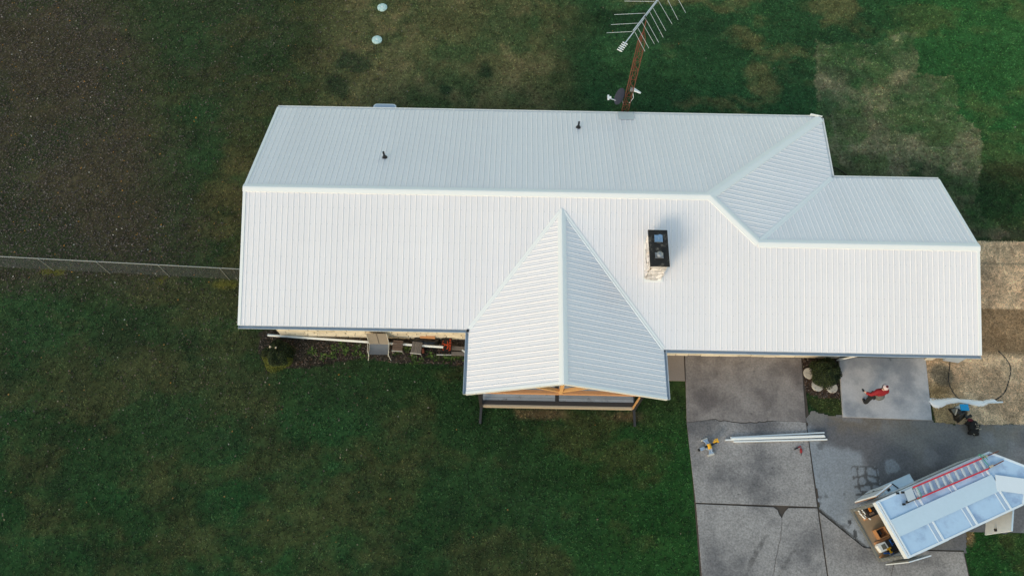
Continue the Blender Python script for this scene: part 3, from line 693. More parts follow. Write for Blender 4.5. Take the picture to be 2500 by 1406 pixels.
tail = Q(640, 605); perp = Vector((-bdir.y, bdir.x, 0))
part('tail_bar', 'aluminium', ant, lambda b: b.bar(b0-bdir*.1, tail, .025, .025))
for k in range(5):
    c = b0.lerp(tail, .15+.2*k); part('director', 'white_plastic', ant, lambda b: b.bar(c-perp*.11, c+perp*.11, .03, .03))
# satellite dish
dc = Vector((15.93, 6.02, 3.15)); dn = Vector((-.86, -.12, .42)).normalized(); du = Z.cross(dn).normalized(); dv = dn.cross(du)
dish = thing('satellite_dish', (16.15, 6.0, 2.6), 'dark grey satellite dish with white feed arm left of the lattice tower', 'satellite dish')
mb = MB(); vs = [dc-dn*.06]; fs = []
for j in range(1, 6):
    r_ = j/5
    for i in range(24):
        t = 2*math.pi*i/24; vs.append(dc+du*(.35*r_*math.cos(t))+dv*(.43*r_*math.sin(t))+dn*(-.06+.06*r_*r_))
for i in range(24): fs.append((0, 1+i, 1+(i+1) % 24))
for j in range(4):
    for i in range(24): a = 1+j*24; fs.append((a+i, a+24+i, a+24+(i+1) % 24, a+(i+1) % 24))
n0 = len(vs); vs += [v-dn*.015 for v in vs]; fs += [tuple(n0+i for i in f[::-1]) for f in fs]
mb.add(vs, fs).build('reflector', 'dish_grey', dish, True)
lnb = Vector((15.40, 5.84, 3.27))
part('feed_arm', 'white_plastic', dish, lambda b: b.bar(dc-dv*.30+dn*.0, lnb-Z*.02, .04, .035))
part('feed_horn', 'white_plastic', dish, lambda b: (b.tube([lnb, lnb+Vector((.13, .02, .02))], .045, 10), b.box((-.04, -.1, -.05), (.04, .12, .05), lnb)))
part('mount', 'galv', dish, lambda b: b.tube([dc-dn*.08, Vector((16.10, 5.98, 2.9)), Vector((16.2, 6.0, 2.6))], .022, 8))
# small white log antenna on the tower
wp = Vector((16.52, 6.05, 3.62)); pa = thing('panel_antenna', wp, 'small white wedge-shaped antenna with dangling white cable on the tower', 'antenna')
part('wedge', 'white_plastic', pa, lambda b: b.add([wp+Vector(v) for v in ((0, .10, .03), (0, -.10, .05), (.3, -.20, .0), (.34, -.13, -.03), (0, .10, -.03), (0, -.10, -.02), (.3, -.20, -.05), (.34, -.13, -.07))], [(0, 1, 2, 3), (7, 6, 5, 4), (0, 4, 5, 1), (1, 5, 6, 2), (2, 6, 7, 3), (3, 7, 4, 0)]))
part('bracket', 'galv', pa, lambda b: b.box((-.16, -.08, -.06), (.0, .06, .06), wp))
part('cable', 'white_plastic', pa, lambda b: b.tube([wp+Vector(v) for v in ((-.03, -.05, -.05), (.0, -.18, -.2), (.03, -.2, -.35), (-.02, -.16, -.6), (-.08, -.14, -.8))], .012, 6))

# ------------------------------------------------------------------ back yard things
for (px, py), lb in (((933, 18), 'pale green septic lid at the top edge, farther from the house'), ((920, 97), 'pale green septic lid nearer the house')):
    c = P(px, py, .06); t = thing('septic_lid', (c.x, c.y, 0), lb, 'septic lid', 'septic lids in the back lawn')
    part('lid', 'lid_green', t, lambda b: b.tube([(c.x, c.y, -.05), (c.x, c.y, .05), (c.x, c.y, .051), (c.x, c.y, .085)], [.27, .27, .25, .17], 20), False)
    part('handle', 'white_plastic', t, lambda b: b.box((c.x-.05, c.y-.035, .08), (c.x+.05, c.y+.035, .11)))
    for k in range(6):
        a = k*math.pi/3; part('rim_bolt', 'galv', t, lambda b: b.tube([(c.x+.22*math.cos(a), c.y+.22*math.sin(a), .05), (c.x+.22*math.cos(a), c.y+.22*math.sin(a), .075)], .02, 6))
un = thing('outdoor_unit', (4.68, 6.55, 0), 'pale grey rounded outdoor unit peeking out behind the rear eave', 'outdoor unit')
def rrect(x0, x1, y0, y1, r, n=5):
    p = []
    for cx, cy, a0 in ((x1-r, y0+r, -90), (x1-r, y1-r, 0), (x0+r, y1-r, 90), (x0+r, y0+r, 180)):
        for k in range(n+1): a = math.radians(a0+90*k/n); p.append((cx+r*math.cos(a), cy+r*math.sin(a)))
    return p
part('body', 'pale_plastic', un, lambda b: b.prism(rrect(4.14, 5.22, 6.25, 7.05, .16), 0, .84)); part('lid', 'white_plastic', un, lambda b: b.prism(rrect(4.11, 5.25, 6.22, 7.08, .18), .84, .89)); part('top_panel', 'pale_plastic', un, lambda b: b.prism(rrect(4.17, 5.19, 6.28, 7.02, .14), .89, .905))

# ------------------------------------------------------------------ flower bed things on the left
o = MB(); a, b_ = P(654, 818, .10), P(1082, 847, .34); o.tube([a, b_], .052, 12); o = o.build('gutter_pipe', 'white_plastic'); tag(o, 'very long white pipe lying along the flower bed', 'pipe')
# sling patio chair
c0 = Vector((5.38, -5.42, 0)); chair = thing('patio_chair', c0, 'grey sling patio chair with tan back in the flower bed', 'chair')
def sling(pts, w0, w1, mname, nm):
    def g(b):
        n = 8; vs = []; fs = []
        for t in range(n+1):
            k = t/n; p = Vector(pts[0]).lerp(Vector(pts[1]), k)+Vector((0, 0, -.04*math.sin(math.pi*k))); w = w0+(w1-w0)*k
            for s in (-1, 0, 1): vs.append(p+X*(s*w/2)-Z*(.015*(s == 0)))
        for t in range(n):
            for s in range(2): a = t*3+s; fs.append((a, a+1, a+4, a+3))
        m_ = len(vs); vs += [v-Z*.012 for v in vs]; fs += [tuple(m_+i for i in f[::-1]) for f in fs]; b.add(vs, fs)
    return part(nm, mname, chair, g, True)
T, H_, S_ = Vector((5.35, -5.02, .98)), Vector((5.42, -5.30, .42)), Vector((5.43, -5.78, .45))
sling((T, H_), .86, .84, 'rattan', 'backrest'); sling((H_, S_), .84, .80, 'sling_grey', 'seat')
for s in (-1, 1):
    part('side_frame', 'off_white', chair, lambda b: b.tube([T+X*s*.44, H_+X*s*.43, S_+X*s*.42, S_+X*s*.42+Vector((0, -.06, -.1))], .014, 6))
    part('leg', 'off_white', chair, lambda b: b.tube([S_+X*s*.42, Vector((S_.x+s*.5, S_.y-.14, 0))], .014, 6)); part('leg', 'off_white', chair, lambda b: b.tube([H_+X*s*.43, Vector((H_.x+s*.46, H_.y+.22, 0))], .014, 6))
    part('armrest', 'off_white', chair, lambda b: b.tube([H_.lerp(T, .35)+X*s*.44, Vector((S_.x+s*.46, S_.y+.1, .62)), S_+X*s*.43], .014, 6))
part('slat_line', 'black_plastic', chair, lambda b: b.bar(T.lerp(H_, .02)+Z*.008, H_.lerp(T, .02)+Z*.003, .012, .006))
def stool(c, w, d, ang, m1, lb, along):
    t = thing('slatted_stool', (c.x, c.y, 0), lb, 'stool'); a = Vector((math.cos(ang), math.sin(ang), 0)); b2 = Vector((-a.y, a.x, 0)); n = 6
    for k in range(n):
        if along: part('slat', m1, t, lambda b: b.box((-w/2, -d/2+d*k/n+.008, .40), (w/2, -d/2+d*(k+1)/n-.008, .43), (c.x, c.y, 0), a, b2))
        else: part('slat', m1, t, lambda b: b.box((-w/2+w*k/n+.004, -d/2, .40), (-w/2+w*(k+1)/n-.004, d/2, .43), (c.x, c.y, 0), a, b2))
    for sx in (-1, 1):
        for sy in (-1, 1): part('leg', 'weathered_wood', t, lambda b: b.bar(c+a*(sx*(w/2-.03))+b2*(sy*(d/2-.03))+Z*(.4-c.z), Vector((c.x, c.y, 0))+a*(sx*(w/2+.02))+b2*(sy*(d/2+.02)), .035))
    part('rail', 'off_white', t, lambda b: b.bar(c-a*(w/2+.02)-b2*(d/2+.02)+Z*(.38-c.z), c+a*(w/2+.02)-b2*(d/2+.02)+Z*(.38-c.z), .03))
stool(P(971, 843, .42), .43, .46, -.06, 'brown_wood', 'small slatted wooden stool beside the grey patio chair', True)
stool(P(1017, 848, .42), .44, .50, -.10, 'weathered_wood', 'plain weathered stool nearer the orange and black sign', False)
# bag of mulch and board
cb = P(1040, 832, .2); t = MB(); t.ellip((cb.x, cb.y-.02, .16), (.62, .27, .18), 22, 12, .10, 5)
o = t.build('plastic_bag', 'black_plastic', None, True); tag(o, 'crumpled black plastic bag under a wooden board by the wall', 'bag')
pb = P(1044, 820, .42); o = MB().box((-.33, -.1, -.06), (.33, .1, .02), pb, Vector((1, -.03, 0)).normalized(), Vector((.03, 1, 0)).normalized()).build('timber_block', 'pine_orange'); tag(o, 'short orange-brown timber lying on the black plastic bag', 'timber')
# weathered planks and steps by the porch
for i, (x0, y0, x1, y1, z, lb) in enumerate(((1106, 814, 1142, 813, .16, 'weathered grey plank against the stone wall by the porch'), (1103, 846, 1143, 850, .16, 'weathered plank just below the orange sign'), (1102, 860, 1143, 861, .10, 'lowest weathered plank beside the porch eave'))):
    a, b_ = P(x0, y0+3, z), P(x1+8, y1+3, z); o = MB().bar(a, b_, .17, .05).build('plank', 'weathered_wood'); tag(o, lb, 'plank')
o = MB().bar(P(1066, 866, .04), P(1150, 867, .04), .045, .03).build('trim_strip', 'off_white'); tag(o, 'thin pale trim strip lying at the edge of the flower bed', 'trim')
o = MB().box((-.05, -.1, 0), (.05, .1, .07), P(1033, 857, .0), Vector((.97, .2, 0)), Vector((-.2, .97, 0))).build('brick', 'brick_red'); tag(o, 'single red brick lying beside the weathered stool', 'brick')
c = P(1132, 857, .22); o = MB().box((-.09, -.03, -.02), (.09, .03, .02), c, Vector((.8, -.6, 0)), Vector((.6, .8, 0))).build('downspout_offcut', 'white_plastic'); tag(o, 'short white offcut by the porch gutter', 'offcut')
# sign
sc = P(1090, 842, .33); sx, sy = Vector((1, 0.0, 0)), Vector((0, 1, 0)); sw, sh = .235, .315
sg = thing('yard_sign', (sc.x, sc.y, .0), 'black yard sign with orange emblem and lettering lying on the planks', 'sign')
part('board', 'sign_black', sg, lambda b: b.box((-sw, -sh, -.012), (sw, sh, 0), sc))
for k in range(2): part('wire_leg', 'galv', sg, lambda b: b.tube([sc+Vector((-.1+.2*k, -.1, -.02)), Vector((sc.x-.1+.2*k, sc.y-.05, .05))], .006, 5))
def mark(pts, wd=.04):   # orange strokes, board coordinates (-1..1)
    def g(b):
        for (x0, y0), (x1, y1) in zip(pts, pts[1:]): b.bar(sc+Vector((x0*sw, y0*sh, .004)), sc+Vector((x1*sw, y1*sh, .004)), wd*.65, .004)
    part('lettering', 'sign_orange', sg, g)
mark([(-.62, .22), (-.28, .03), (.12, .03), (.4, .12)], .05); mark([(-.62, -.34), (-.28, 0)], .045); mark([(.15, 0), (.34, -.18), (.12, -.62)], .05); mark([(.3, .08), (.1, .56)], .03); mark([(.0, -.02), (.1, -.12)], .05)
for k, (x0, x1) in enumerate(((.5, .84), (.55, .8), (.5, .84), (.46, .84), (.5, .84), (.5, .84), (.52, .84), (.5, .84), (.5, .82))):
    yy = .82-k*.195; mark([(x0, yy), (x1, yy)], .024)
    if k % 2: mark([(x0+.04, yy+.09), (x1, yy+.05)], .016)
    else: mark([(x0, yy), (x0, yy-.14)], .02)
for k, (x_, y_) in enumerate(((-.66, .5), (-.75, .33), (-.8, .12), (-.82, -.06), (-.8, -.22), (-.74, -.4), (-.64, -.56), (-.56, -.7))): mark([(x_-.07, y_), (x_+.09, y_+.05*(k-3.5)*-.4)], .03)

# ------------------------------------------------------------------ shrubs and small plants
def leaf_cloud(n, fn, size, cols, rng, up=.5):
    """fn(rng,n) -> positions, outward normals"""
    p, nn = fn(rng, n); d = nn+rng.normal(0, .6, (n, 3)); d[:, 2] += up; d /= np.linalg.norm(d, axis=1)[:, None]
    t = np.cross(d, rng.normal(0, 1, (n, 3))); t /= np.linalg.norm(t, axis=1)[:, None]; b = np.cross(d, t)
    s = size*(.6+.8*rng.random((n, 1))); V = np.stack([p-t*s*.4, p+b*s*.5+d*s*.15, p+t*s*.4, p-b*s*.5+d*s*.1], 1).reshape(-1, 3)
    F = np.arange(4*n).reshape(-1, 4); k = rng.integers(0, len(cols), n); C = np.array(cols)[k]*(.7+.6*rng.random((n, 1)))
    return V, F, np.repeat(C, 4, 0)
def shrub(c, r, h, lb, cols, seed, yellow=None, flowers=0):
    rng = np.random.default_rng(seed); t = thing('shrub', (c.x, c.y, 0), lb, 'shrub')
    def fn(rng, n):
        th = rng.random(n)*2*np.pi; u = rng.random(n)**.75; q = np.stack([np.cos(th)*np.sqrt(1-u*u), np.sin(th)*np.sqrt(1-u*u), u], 1)
        k = .66+.36*rng.random((n, 1))**.5; k = k*(1+.09*np.sin(5*th+seed)[:, None]*np.sqrt(1-u*u)[:, None]+.1*np.sin(9*u+3*th)[:, None])
        return np.c_[c.x, c.y, .12]+q*np.array([r, r, h-.12])*k, q
    V, F, C = leaf_cloud(15000, fn, .046, cols, rng)
    if yellow is not None:
        m = (V[:, 1] < c.y-.18*r) & (V[:, 2] < h*.62); C[m] = C[m]*.4+np.array(yellow)*.6
    o = np_mesh('crown', V-np.array([c.x, c.y, 0]), F, 'leaf', C); o.parent = t
    part('trunk', 'bark', t, lambda b: b.tube([(c.x, c.y, 0), (c.x+.02, c.y, h*.4), (c.x, c.y+.02, h*.7)], [.05, .035, .015], 7))
    for k in range(6):
        a = k*1.05+.3; part('limb', 'bark', t, lambda b: b.tube([(c.x, c.y, .12), (c.x+math.cos(a)*r*.4, c.y+math.sin(a)*r*.4, h*.4), (c.x+math.cos(a)*r*.65, c.y+math.sin(a)*r*.65, h*.6)], [.025, .018, .008], 5))
    for k in range(flowers):
        q = c+Vector((-.12+.25*k, .1-.03*k, h*.98)); part('dry_flower', 'beige_trim', t, lambda b: b.ellip(q, (.05, .045, .04), 8, 5, .25, k))
g_dark = [S(34, 44, 22), S(46, 58, 28), S(26, 34, 20), S(58, 68, 34)]
shrub(P(678, 866, .35), .66, .78, 'round dark green shrub at the left end of the flower bed', g_dark, 5, S(104, 108, 40), 2)
shrub(P(2018, 908, .45)+Vector((0, 0, 0)), .62, .92, 'round dark green shrub between driveway and concrete pad', g_dark, 8)
for i, (px, py, s) in enumerate(((760, 862, .2), (790, 872, .18), (812, 866, .22), (836, 842, .2), (842, 858, .24), (868, 862, .2), (876, 848, .18), (815, 851, .15), (990, 852, .17), (1010, 872, .2), (1050, 868, .24), (1062, 877, .2), (1085, 874, .2), (1102, 877, .22), (1122, 874, .2), (1012, 884, .18), (886, 868, .2), (1028, 880, .16), (968, 862, .14))):
    c = P(px, py, .0); rng = np.random.default_rng(100+i); V = []; F = []; C = []
    for k in range(30):
        a = rng.random()*6.28; L = s*(.3+.75*rng.random()); up = .25+.5*rng.random(); d = Vector((math.cos(a), math.sin(a), up)).normalized(); sd_ = Vector((-math.sin(a), math.cos(a), 0))
        b0_ = Vector((rng.normal(0, .075), rng.normal(0, .06), .02)); m_ = b0_+d*L*.55; e_ = b0_+d*L-Z*L*.15; q = len(V)
        V += [b0_, m_+sd_*L*.2, e_, m_-sd_*L*.2]; F.append((q, q+1, q+2, q+3)); cc = [S(66, 88, 38), S(88, 110, 50), S(50, 70, 32)][rng.integers(3)]*(.7+.5*rng.random()); C += [cc]*4
    o = np_mesh('leafy_plant', np.array(V), np.array(F), 'leaf', np.array(C)); o.location = (c.x, c.y, 0); tag(o, 'small bright green leafy plant growing in the flower bed', 'plant', 'leafy plants in the flower bed')
for (px, py), lb in (((1976, 911), 'round pale stepping stone left of the shrub, nearest the garage'), ((1996, 941), 'round pale stepping stone with a dark stain, middle of the three'), ((2031, 945), 'round greyish stepping stone closest to the concrete pad')):
    c = P(px, py, .05); o = MB().tube([(c.x, c.y, -.02), (c.x, c.y, .045), (c.x, c.y, .055)], [.25, .25, .235], 24).build('stepping_stone', 'step_stone'); tag(o, lb, 'stepping stone', 'stepping stones round the shrub')

# ------------------------------------------------------------------ driveway things
for (x0, y0, x1, y1, z, lb) in ((1783, 1068, 2012, 1056, .10, 'white pipe on the driveway, topmost of the bundle'), (1785, 1070, 2012, 1063, .155, 'white pipe on the driveway lying on the middle of the bundle'), (1770, 1074, 2014, 1066, .10, 'white pipe on the driveway reaching farthest left'), (1791, 1078, 2019, 1072.5, .10, 'white pipe on the driveway, lowest and apart from the bundle')):
    a, b_ = P(x0, y0, z), P(x1, y1, z); dr = (b_-a).normalized(); o = MB().bar(a, b_, .055, .085).build('downspout_pipe', 'white_plastic'); tag(o, lb, 'pipe', 'white pipes on the driveway')
# mitre saw
sp = Vector((19.42, -9.42, .05)); ms = thing('mitre_saw', sp, 'yellow and silver mitre saw standing on the driveway', 'saw')
ux = Vector((.94, .34, 0)); uy = Vector((-.34, .94, 0))
def MS(x, y, z): return sp+ux*x+uy*y+Z*z
part('base', 'tool_silver', ms, lambda b: b.tube([MS(0, 0, .03), MS(0, 0, .10)], [.14, .12], 18))
for s in (-1, 1):
    wg = part('table_wing', 'tool_silver', ms, lambda b: (b.add([MS(x_, s*y_, z_) for z_ in (.07, .11) for x_, y_ in ((-.05, .1), (.07, .1), (.05, .2), (.1, .30), (-.13, .30), (-.07, .2))], [(5, 4, 3, 2, 1, 0), (6, 7, 8, 9, 10, 11)]+[(i, (i+1) % 6, 6+(i+1) % 6, 6+i) for i in range(6)]), b.bar(MS(-.03, s*.12, .12), MS(-.08, s*.28, .12), .02, .03), b.bar(MS(.03, s*.12, .12), MS(.05, s*.28, .12), .02, .03)))
    part('foot', 'off_white', wg, lambda b: b.bar(MS(-.16, s*.32, .04), MS(.11, s*.34, .04), .06, .08)); part('fence', 'tool_silver', wg, lambda b: b.bar(MS(.06, s*.06, .15), MS(.05, s*.2, .15), .025, .09))
part('turntable_arm', 'tool_silver', ms, lambda b: b.bar(MS(-.38, 0, .09), MS(.0, 0, .09), .12, .05)); part('knob', 'black_rubber', ms, lambda b: b.ellip(MS(-.44, 0, .10), (.06, .06, .05), 10, 6))
part('slide_rail', 'black_rubber', ms, lambda b: b.bar(MS(-.2, .03, .22), MS(.42, .03, .26), .05, .05)); part('blade_guard', 'black_plastic', ms, lambda b: b.box((-.16, -.03, .12), (.16, .02, .32), sp, ux, uy))
part('motor', 'yellow_tool', ms, lambda b: b.tube([MS(-.02, -.12, .28), MS(-.02, .08, .28)], .085, 14)); part('handle', 'yellow_tool', ms, lambda b: (b.bar(MS(.18, .07, .34), MS(.4, .07, .36), .06, .06), b.bar(MS(.38, .0, .34), MS(.38, .15, .36), .05, .06), b.bar(MS(.28, .15, .36), MS(.4, .15, .36), .04, .05), b.bar(MS(.26, .15, .36), MS(.25, .05, .35), .04, .05)))
# caulking gun
cg = P(1950, 1095, .1); t = thing('caulking_gun', (cg.x, cg.y, .05), 'small red and black hand tool lying on the driveway', 'tool')
a, b_, c2, d2 = P(1940, 1096, .09), P(1955, 1089, .09), P(1956, 1100, .09), P(1956, 1112, .08)
part('handle', 'black_rubber', t, lambda b: b.tube([a, a.lerp(b_, .6)], [.03, .026], 8)); part('arm', 'red_tool', t, lambda b: b.bar(a.lerp(b_, .5), b_, .045, .04)); part('barrel', 'red_tool', t, lambda b: b.tube([b_.lerp(c2, .45), c2, c2.lerp(d2, .45)], [.035, .055, .04], 8)); part('nozzle', 'charcoal', t, lambda b: b.tube([c2.lerp(d2, .45), d2], [.02, .008], 6)); part('trigger', 'galv', t, lambda b: b.tube([b_, b_+Vector((.06, .03, .02)), b_+Vector((.1, -.05, .02))], .01, 5))

# ------------------------------------------------------------------ straw-strip things
pts = [P(2321, 872, .03), P(2319, 885, .03), P(2317, 905, .03), P(2315, 930, .03), P(2321, 947, .03), P(2330, 962, .03), P(2341, 973, .03), P(2370, 985, .03), P(2405, 983, .03), P(2433, 974, .03), P(2452, 958, .03), P(2460, 938, .03), P(2466, 915, .03), P(2466, 895, .03), P(2455, 875, .03), P(2437, 857, .03)]
def smooth(pts, n=5):
    r = []; m_ = len(pts)
    for i in range(m_-1):
        p0, p1, p2, p3 = pts[max(i-1, 0)], pts[i], pts[i+1], pts[min(i+2, m_-1)]
        for k in range(n):
            t = k/n; r.append(.5*((2*p1)+(p2-p0)*t+(2*p0-5*p1+4*p2-p3)*t*t+(3*p1-p0-3*p2+p3)*t*t*t))
    return r+[pts[-1]]
o = MB().tube(smooth(pts), .028, 8).build('drain_hose', 'rubber_hose', None, True); tag(o, 'black hose looping over the straw right of the garage', 'hose')
o = MB().tube(smooth([P(2025, 405, .04), P(2050, 415, .03), P(2075, 432, .03), P(2100, 442, .03)]), .02, 6).build('garden_hose', 'rubber_hose', None, True); tag(o, 'short black hose end on the grass behind the garage', 'hose')
c = P(2350, 884, .3); o = MB().prism([(29.98, -5.5), (30.62, -5.6), (30.62, -5.2), (30.0, -5.2)], .2, .75).build('metal_box', 'gutter_grey'); tag(o, 'blue-grey metal box tucked under the right end of the eave', 'box')
def curve(pts):
    xs = [p[0] for p in pts]; ys = [p[1] for p in pts]; return lambda x: float(np.interp(x, xs, ys))
topc = curve([(270, 400), (290, 320), (560, 300), (950, 295), (1050, 335), (1640, 370), (1660, 345), (1880, 310), (1950, 390), (2000, 396)]); botc = curve([(270, 405), (400, 540), (520, 590), (740, 465), (1060, 420), (1400, 500), (1530, 520), (1620, 515), (1790, 445), (2000, 445)])
V = []; F = []; nu, nv = 90, 14; rng = np.random.default_rng(3); wr = rng.normal(0, 1, (12, 4))
for i in range(nu+1):
    X_ = 270+1730*i/nu
    for j in range(nv+1):
        k = j/nv; Y_ = topc(X_)*(1-k)+botc(X_)*k; p = P(2240+X_/10.04, 940+Y_/10.04, .07)
        h = .03+.06*math.sin(math.pi*min(1, k*1.02))+.022*sum(math.sin(w_[0]*4*p.x+w_[1]*9*p.y+w_[2]*3)*.3 for w_ in wr[:6])+.03*max(0, math.sin(7*k+X_*.006))
        V.append((p.x, p.y, max(.018, h)))
for i in range(nu):
    for j in range(nv): a = i*(nv+1)+j; F.append((a, a+1, a+nv+2, a+nv+1))
o = MB().add(V, F).build('plastic_wrap', 'wrap', None, True); tag(o, 'long crumpled white plastic wrap lying on the straw', 'wrap')
md = o.modifiers.new('thick', 'SOLIDIFY'); md.thickness = .006
o = MB().bar(P(2400, 983, .06), P(2447.5, 981.5, .06), .06, .08).build('wrapped_pipe', 'white_plastic'); tag(o, 'white pipe end poking out of the plastic wrap', 'pipe')
bc = P(2342, 1008, .2)
def lump(c, pts, h, n=22, rings=8, seed=1, jit=.12):
    """a slumped sack: plan outline pts (px), rising to h"""
    rg = random.Random(seed); out = [P(x, y, .02) for x, y in pts]; m_ = []
    for i in range(len(out)):
        for k in range(3): m_.append(out[i].lerp(out[(i+1) % len(out)], k/3))
    vs = []; fs = []; L = len(m_)
    for r_ in range(rings):
        k = 1-r_/rings
        for p in m_:
            q = Vector((c.x, c.y, 0)).lerp(Vector((p.x, p.y, 0)), k*(1+jit*(rg.random()-.5)*(r_ > 0))); q.z = .01+h*(1-k**2.2)*(1+jit*2*(rg.random()-.5))*(r_ > 0); vs.append(q)
    vs.append(Vector((c.x, c.y, h)))
    for r_ in range(rings-1):
        for i in range(L): fs.append((r_*L+i, r_*L+(i+1) % L, (r_+1)*L+(i+1) % L, (r_+1)*L+i))
    for i in range(L): fs.append(((rings-1)*L+i, (rings-1)*L+(i+1) % L, len(vs)-1))
    fs.append(tuple(range(L-1, -1, -1))); return MB().add(vs, fs)
t = thing('rubbish_bag', (bc.x, bc.y, 0), 'black rubbish sack slumped below the white plastic wrap', 'bag')
lump(bc, [(2313, 998), (2324, 995), (2338, 992), (2352, 998), (2362, 1004), (2361, 1014), (2350, 1025), (2338, 1033), (2328, 1026), (2322, 1010)], .42, seed=4).build('sack', 'black_bag', t, True)
part('tie', 'black_bag', t, lambda b: b.tube([P(2357, 1018, .2), P(2364, 1017, .25), P(2371, 1014, .28)], [.1, .05, .07], 8)); part('board_edge', 'beige_trim', t, lambda b: b.bar(P(2332, 1013, .40), P(2337, 998, .46), .04, .03)); part('flap', 'grey_cloth', t, lambda b: b.add([P(2322, 999, .30), P(2336, 995, .44), P(2331, 1012, .38), P(2325, 1006, .30)], [(0, 1, 2, 3)]))
kb = P(2355, 995, .5); t = thing('storage_box', (kb.x, kb.y, 0), 'small storage box with bright blue lid beside the black sack', 'box')
part('tub', 'trailer_strip', t, lambda b: b.box((kb.x-.14, kb.y-.10, 0), (kb.x+.15, kb.y+.13, .47))); part('lid', 'blue_plastic', t, lambda b: b.box((kb.x-.17, kb.y-.12, .47), (kb.x+.17, kb.y+.15, .52)))
# tool bag
tb = P(2378, 1042, .25); t = thing('tool_bag', (tb.x, tb.y, 0), 'black tool bag with pale straps and red flap on the asphalt', 'bag')
MB().ellip((tb.x, tb.y, .22), (.21, .3, .22), 18, 12, .08, 3).build('bag_body', 'black_cloth', t, True)
for k, (dx, dy, rx) in enumerate(((-.13, -.22, .11), (.08, -.27, .1), (-.15, .18, .11), (.16, .05, .1))): MB().ellip((tb.x+dx, tb.y+dy, .16), (rx, rx*.9, .15), 12, 8, .1, k).build('pocket', 'black_cloth', t, True)
part('flap', 'wine', t, lambda b: b.ellip((tb.x-.16, tb.y+.27, .36), (.13, .07, .05), 10, 6, .1, 2))
for p, q in (((-.05, .1), (0, -.05)), ((.06, .12), (.05, -.05)), ((-.08, -.12), (.05, -.1)), ((.05, -.15), (.16, -.12)), ((-.2, -.32), (-.14, -.36)), ((.03, .2), (.09, .23))): part('strap', 'beige_trim', t, lambda b: b.bar((tb.x+p[0], tb.y+p[1], .475-.6*abs(p[1])**2), (tb.x+q[0], tb.y+q[1], .475-.6*abs(q[1])**2), .022, .012))
part('grip', 'black_rubber', t, lambda b: b.tube([(tb.x-.1, tb.y, .45), (tb.x-.06, tb.y, .56), (tb.x+.08, tb.y, .56), (tb.x+.12, tb.y, .45)], .02, 6))

# ------------------------------------------------------------------ trailer
TO = Vector((24.80, -11.86, 0)); ta = Vector((.923, .384, 0)).normalized(); tb_ = Vector((ta.y, -ta.x, 0)); TW, TL, TN = 2.1, 5.05, 1.05; FZ, RZ = .55, 2.58
tr = thing('cargo_trailer', TO+ta*2.5+tb_*TW/2, 'white enclosed cargo trailer with open rear doors parked on the driveway', 'trailer')
def TP(s, w_, z): return TO+ta*s+tb_*w_+Z*z
def tbox(b, s0, s1, w0, w1, z0, z1): return b.box((s0, w0, z0), (s1, w1, z1), TO, ta, tb_, Z)
def tpoly(b, sw, z0, z1):
    pts = [(TP(s, w_, 0).x, TP(s, w_, 0).y) for s, w_ in sw]; return b.prism(ccw(pts), z0, z1)
nose = [(0, 0), (0, TW), (TL, TW), (TL+TN, TW/2), (TL, 0)]
rf = part('roof', 'trailer_roof', tr, lambda b: tpoly(b, [(.12, .03), (.12, TW-.03), (TL, TW-.03), (TL+TN-.04, TW/2), (TL, .03)], RZ-.05, RZ))
for p, q in (((.0, .02), (TL, .02)), ((.0, TW-.02), (TL, TW-.02)), ((TL, .02), (TL+TN, TW/2)), ((TL, TW-.02), (TL+TN, TW/2))): part('roof_trim', 'trailer_white', rf, lambda b: b.bar(TP(*p, RZ-.005), TP(*q, RZ-.005), .07, .05))
ribs = [(P(x, y, RZ)-TO).dot(ta) for x, y in ((2305, 1320), (2388, 1283), (2467, 1240))]
for s in ribs:
    part('roof_bow', 'trailer_white', rf, lambda b: tbox(b, s-.035, s+.035, .05, TW-.05, RZ+.001, RZ+.03)); part('seam_strip', 'seam_grey', rf, lambda b: tbox(b, s-.19, s-.036, .055, TW-.055, RZ+.001, RZ+.007)); part('seam_lip', 'trailer_white', rf, lambda b: tbox(b, s-.22, s-.191, .055, TW-.055, RZ+.001, RZ+.016))
e_ = P(2437, 1187, RZ); es, ew = (e_-TO).dot(ta), (e_-TO).dot(tb_); x_ = P(2520, 1199, RZ)
part('centre_strip', 'trailer_strip', rf, lambda b: b.bar(TP(.14, TW/2, RZ+.04), TP(es, TW/2, RZ+.04), .62, .02)); part('centre_strip', 'trailer_white', rf, lambda b: b.bar(TP(es-.02, TW/2, RZ+.055), TP(es, TW/2, RZ+.055)+(x_-e_)*1.0, .58, .016))
part('rear_header', 'trailer_white', tr, lambda b: (tbox(b, -.03, .05, 0, TW, RZ-.22, RZ+.03), tbox(b, .075, .13, .02, TW-.02, RZ-.05, RZ+.045)))
part('rear_header_cap', 'trailer_steel', tr, lambda b: tbox(b, .051, .074, .02, TW-.02, RZ-.05, RZ-.01))
part('floor', 'plywood', tr, lambda b: tpoly(b, [(.02, .06), (.02, TW-.06), (TL, TW-.06), (TL+TN-.1, TW/2), (TL, .06)], FZ-.05, FZ))
part('chassis', 'trailer_steel', tr, lambda b: tpoly(b, [(.0, .08), (0, TW-.08), (TL, TW-.08), (TL+TN-.1, TW/2), (TL, .08)], .38, FZ-.06)); part('rear_sill', 'trailer_steel', tr, lambda b: tbox(b, -.05, .015, .0, TW, FZ-.12, FZ+.012))
SD0, SD1 = 3.95, 4.95      # side door opening on the right side
part('side_wall', 'trailer_white', tr, lambda b: tbox(b, .06, TL, .0, .05, FZ-.1, RZ-.051)); part('side_wall', 'trailer_white', tr, lambda b: tbox(b, .06, SD0, TW-.05, TW, FZ-.1, RZ-.051))
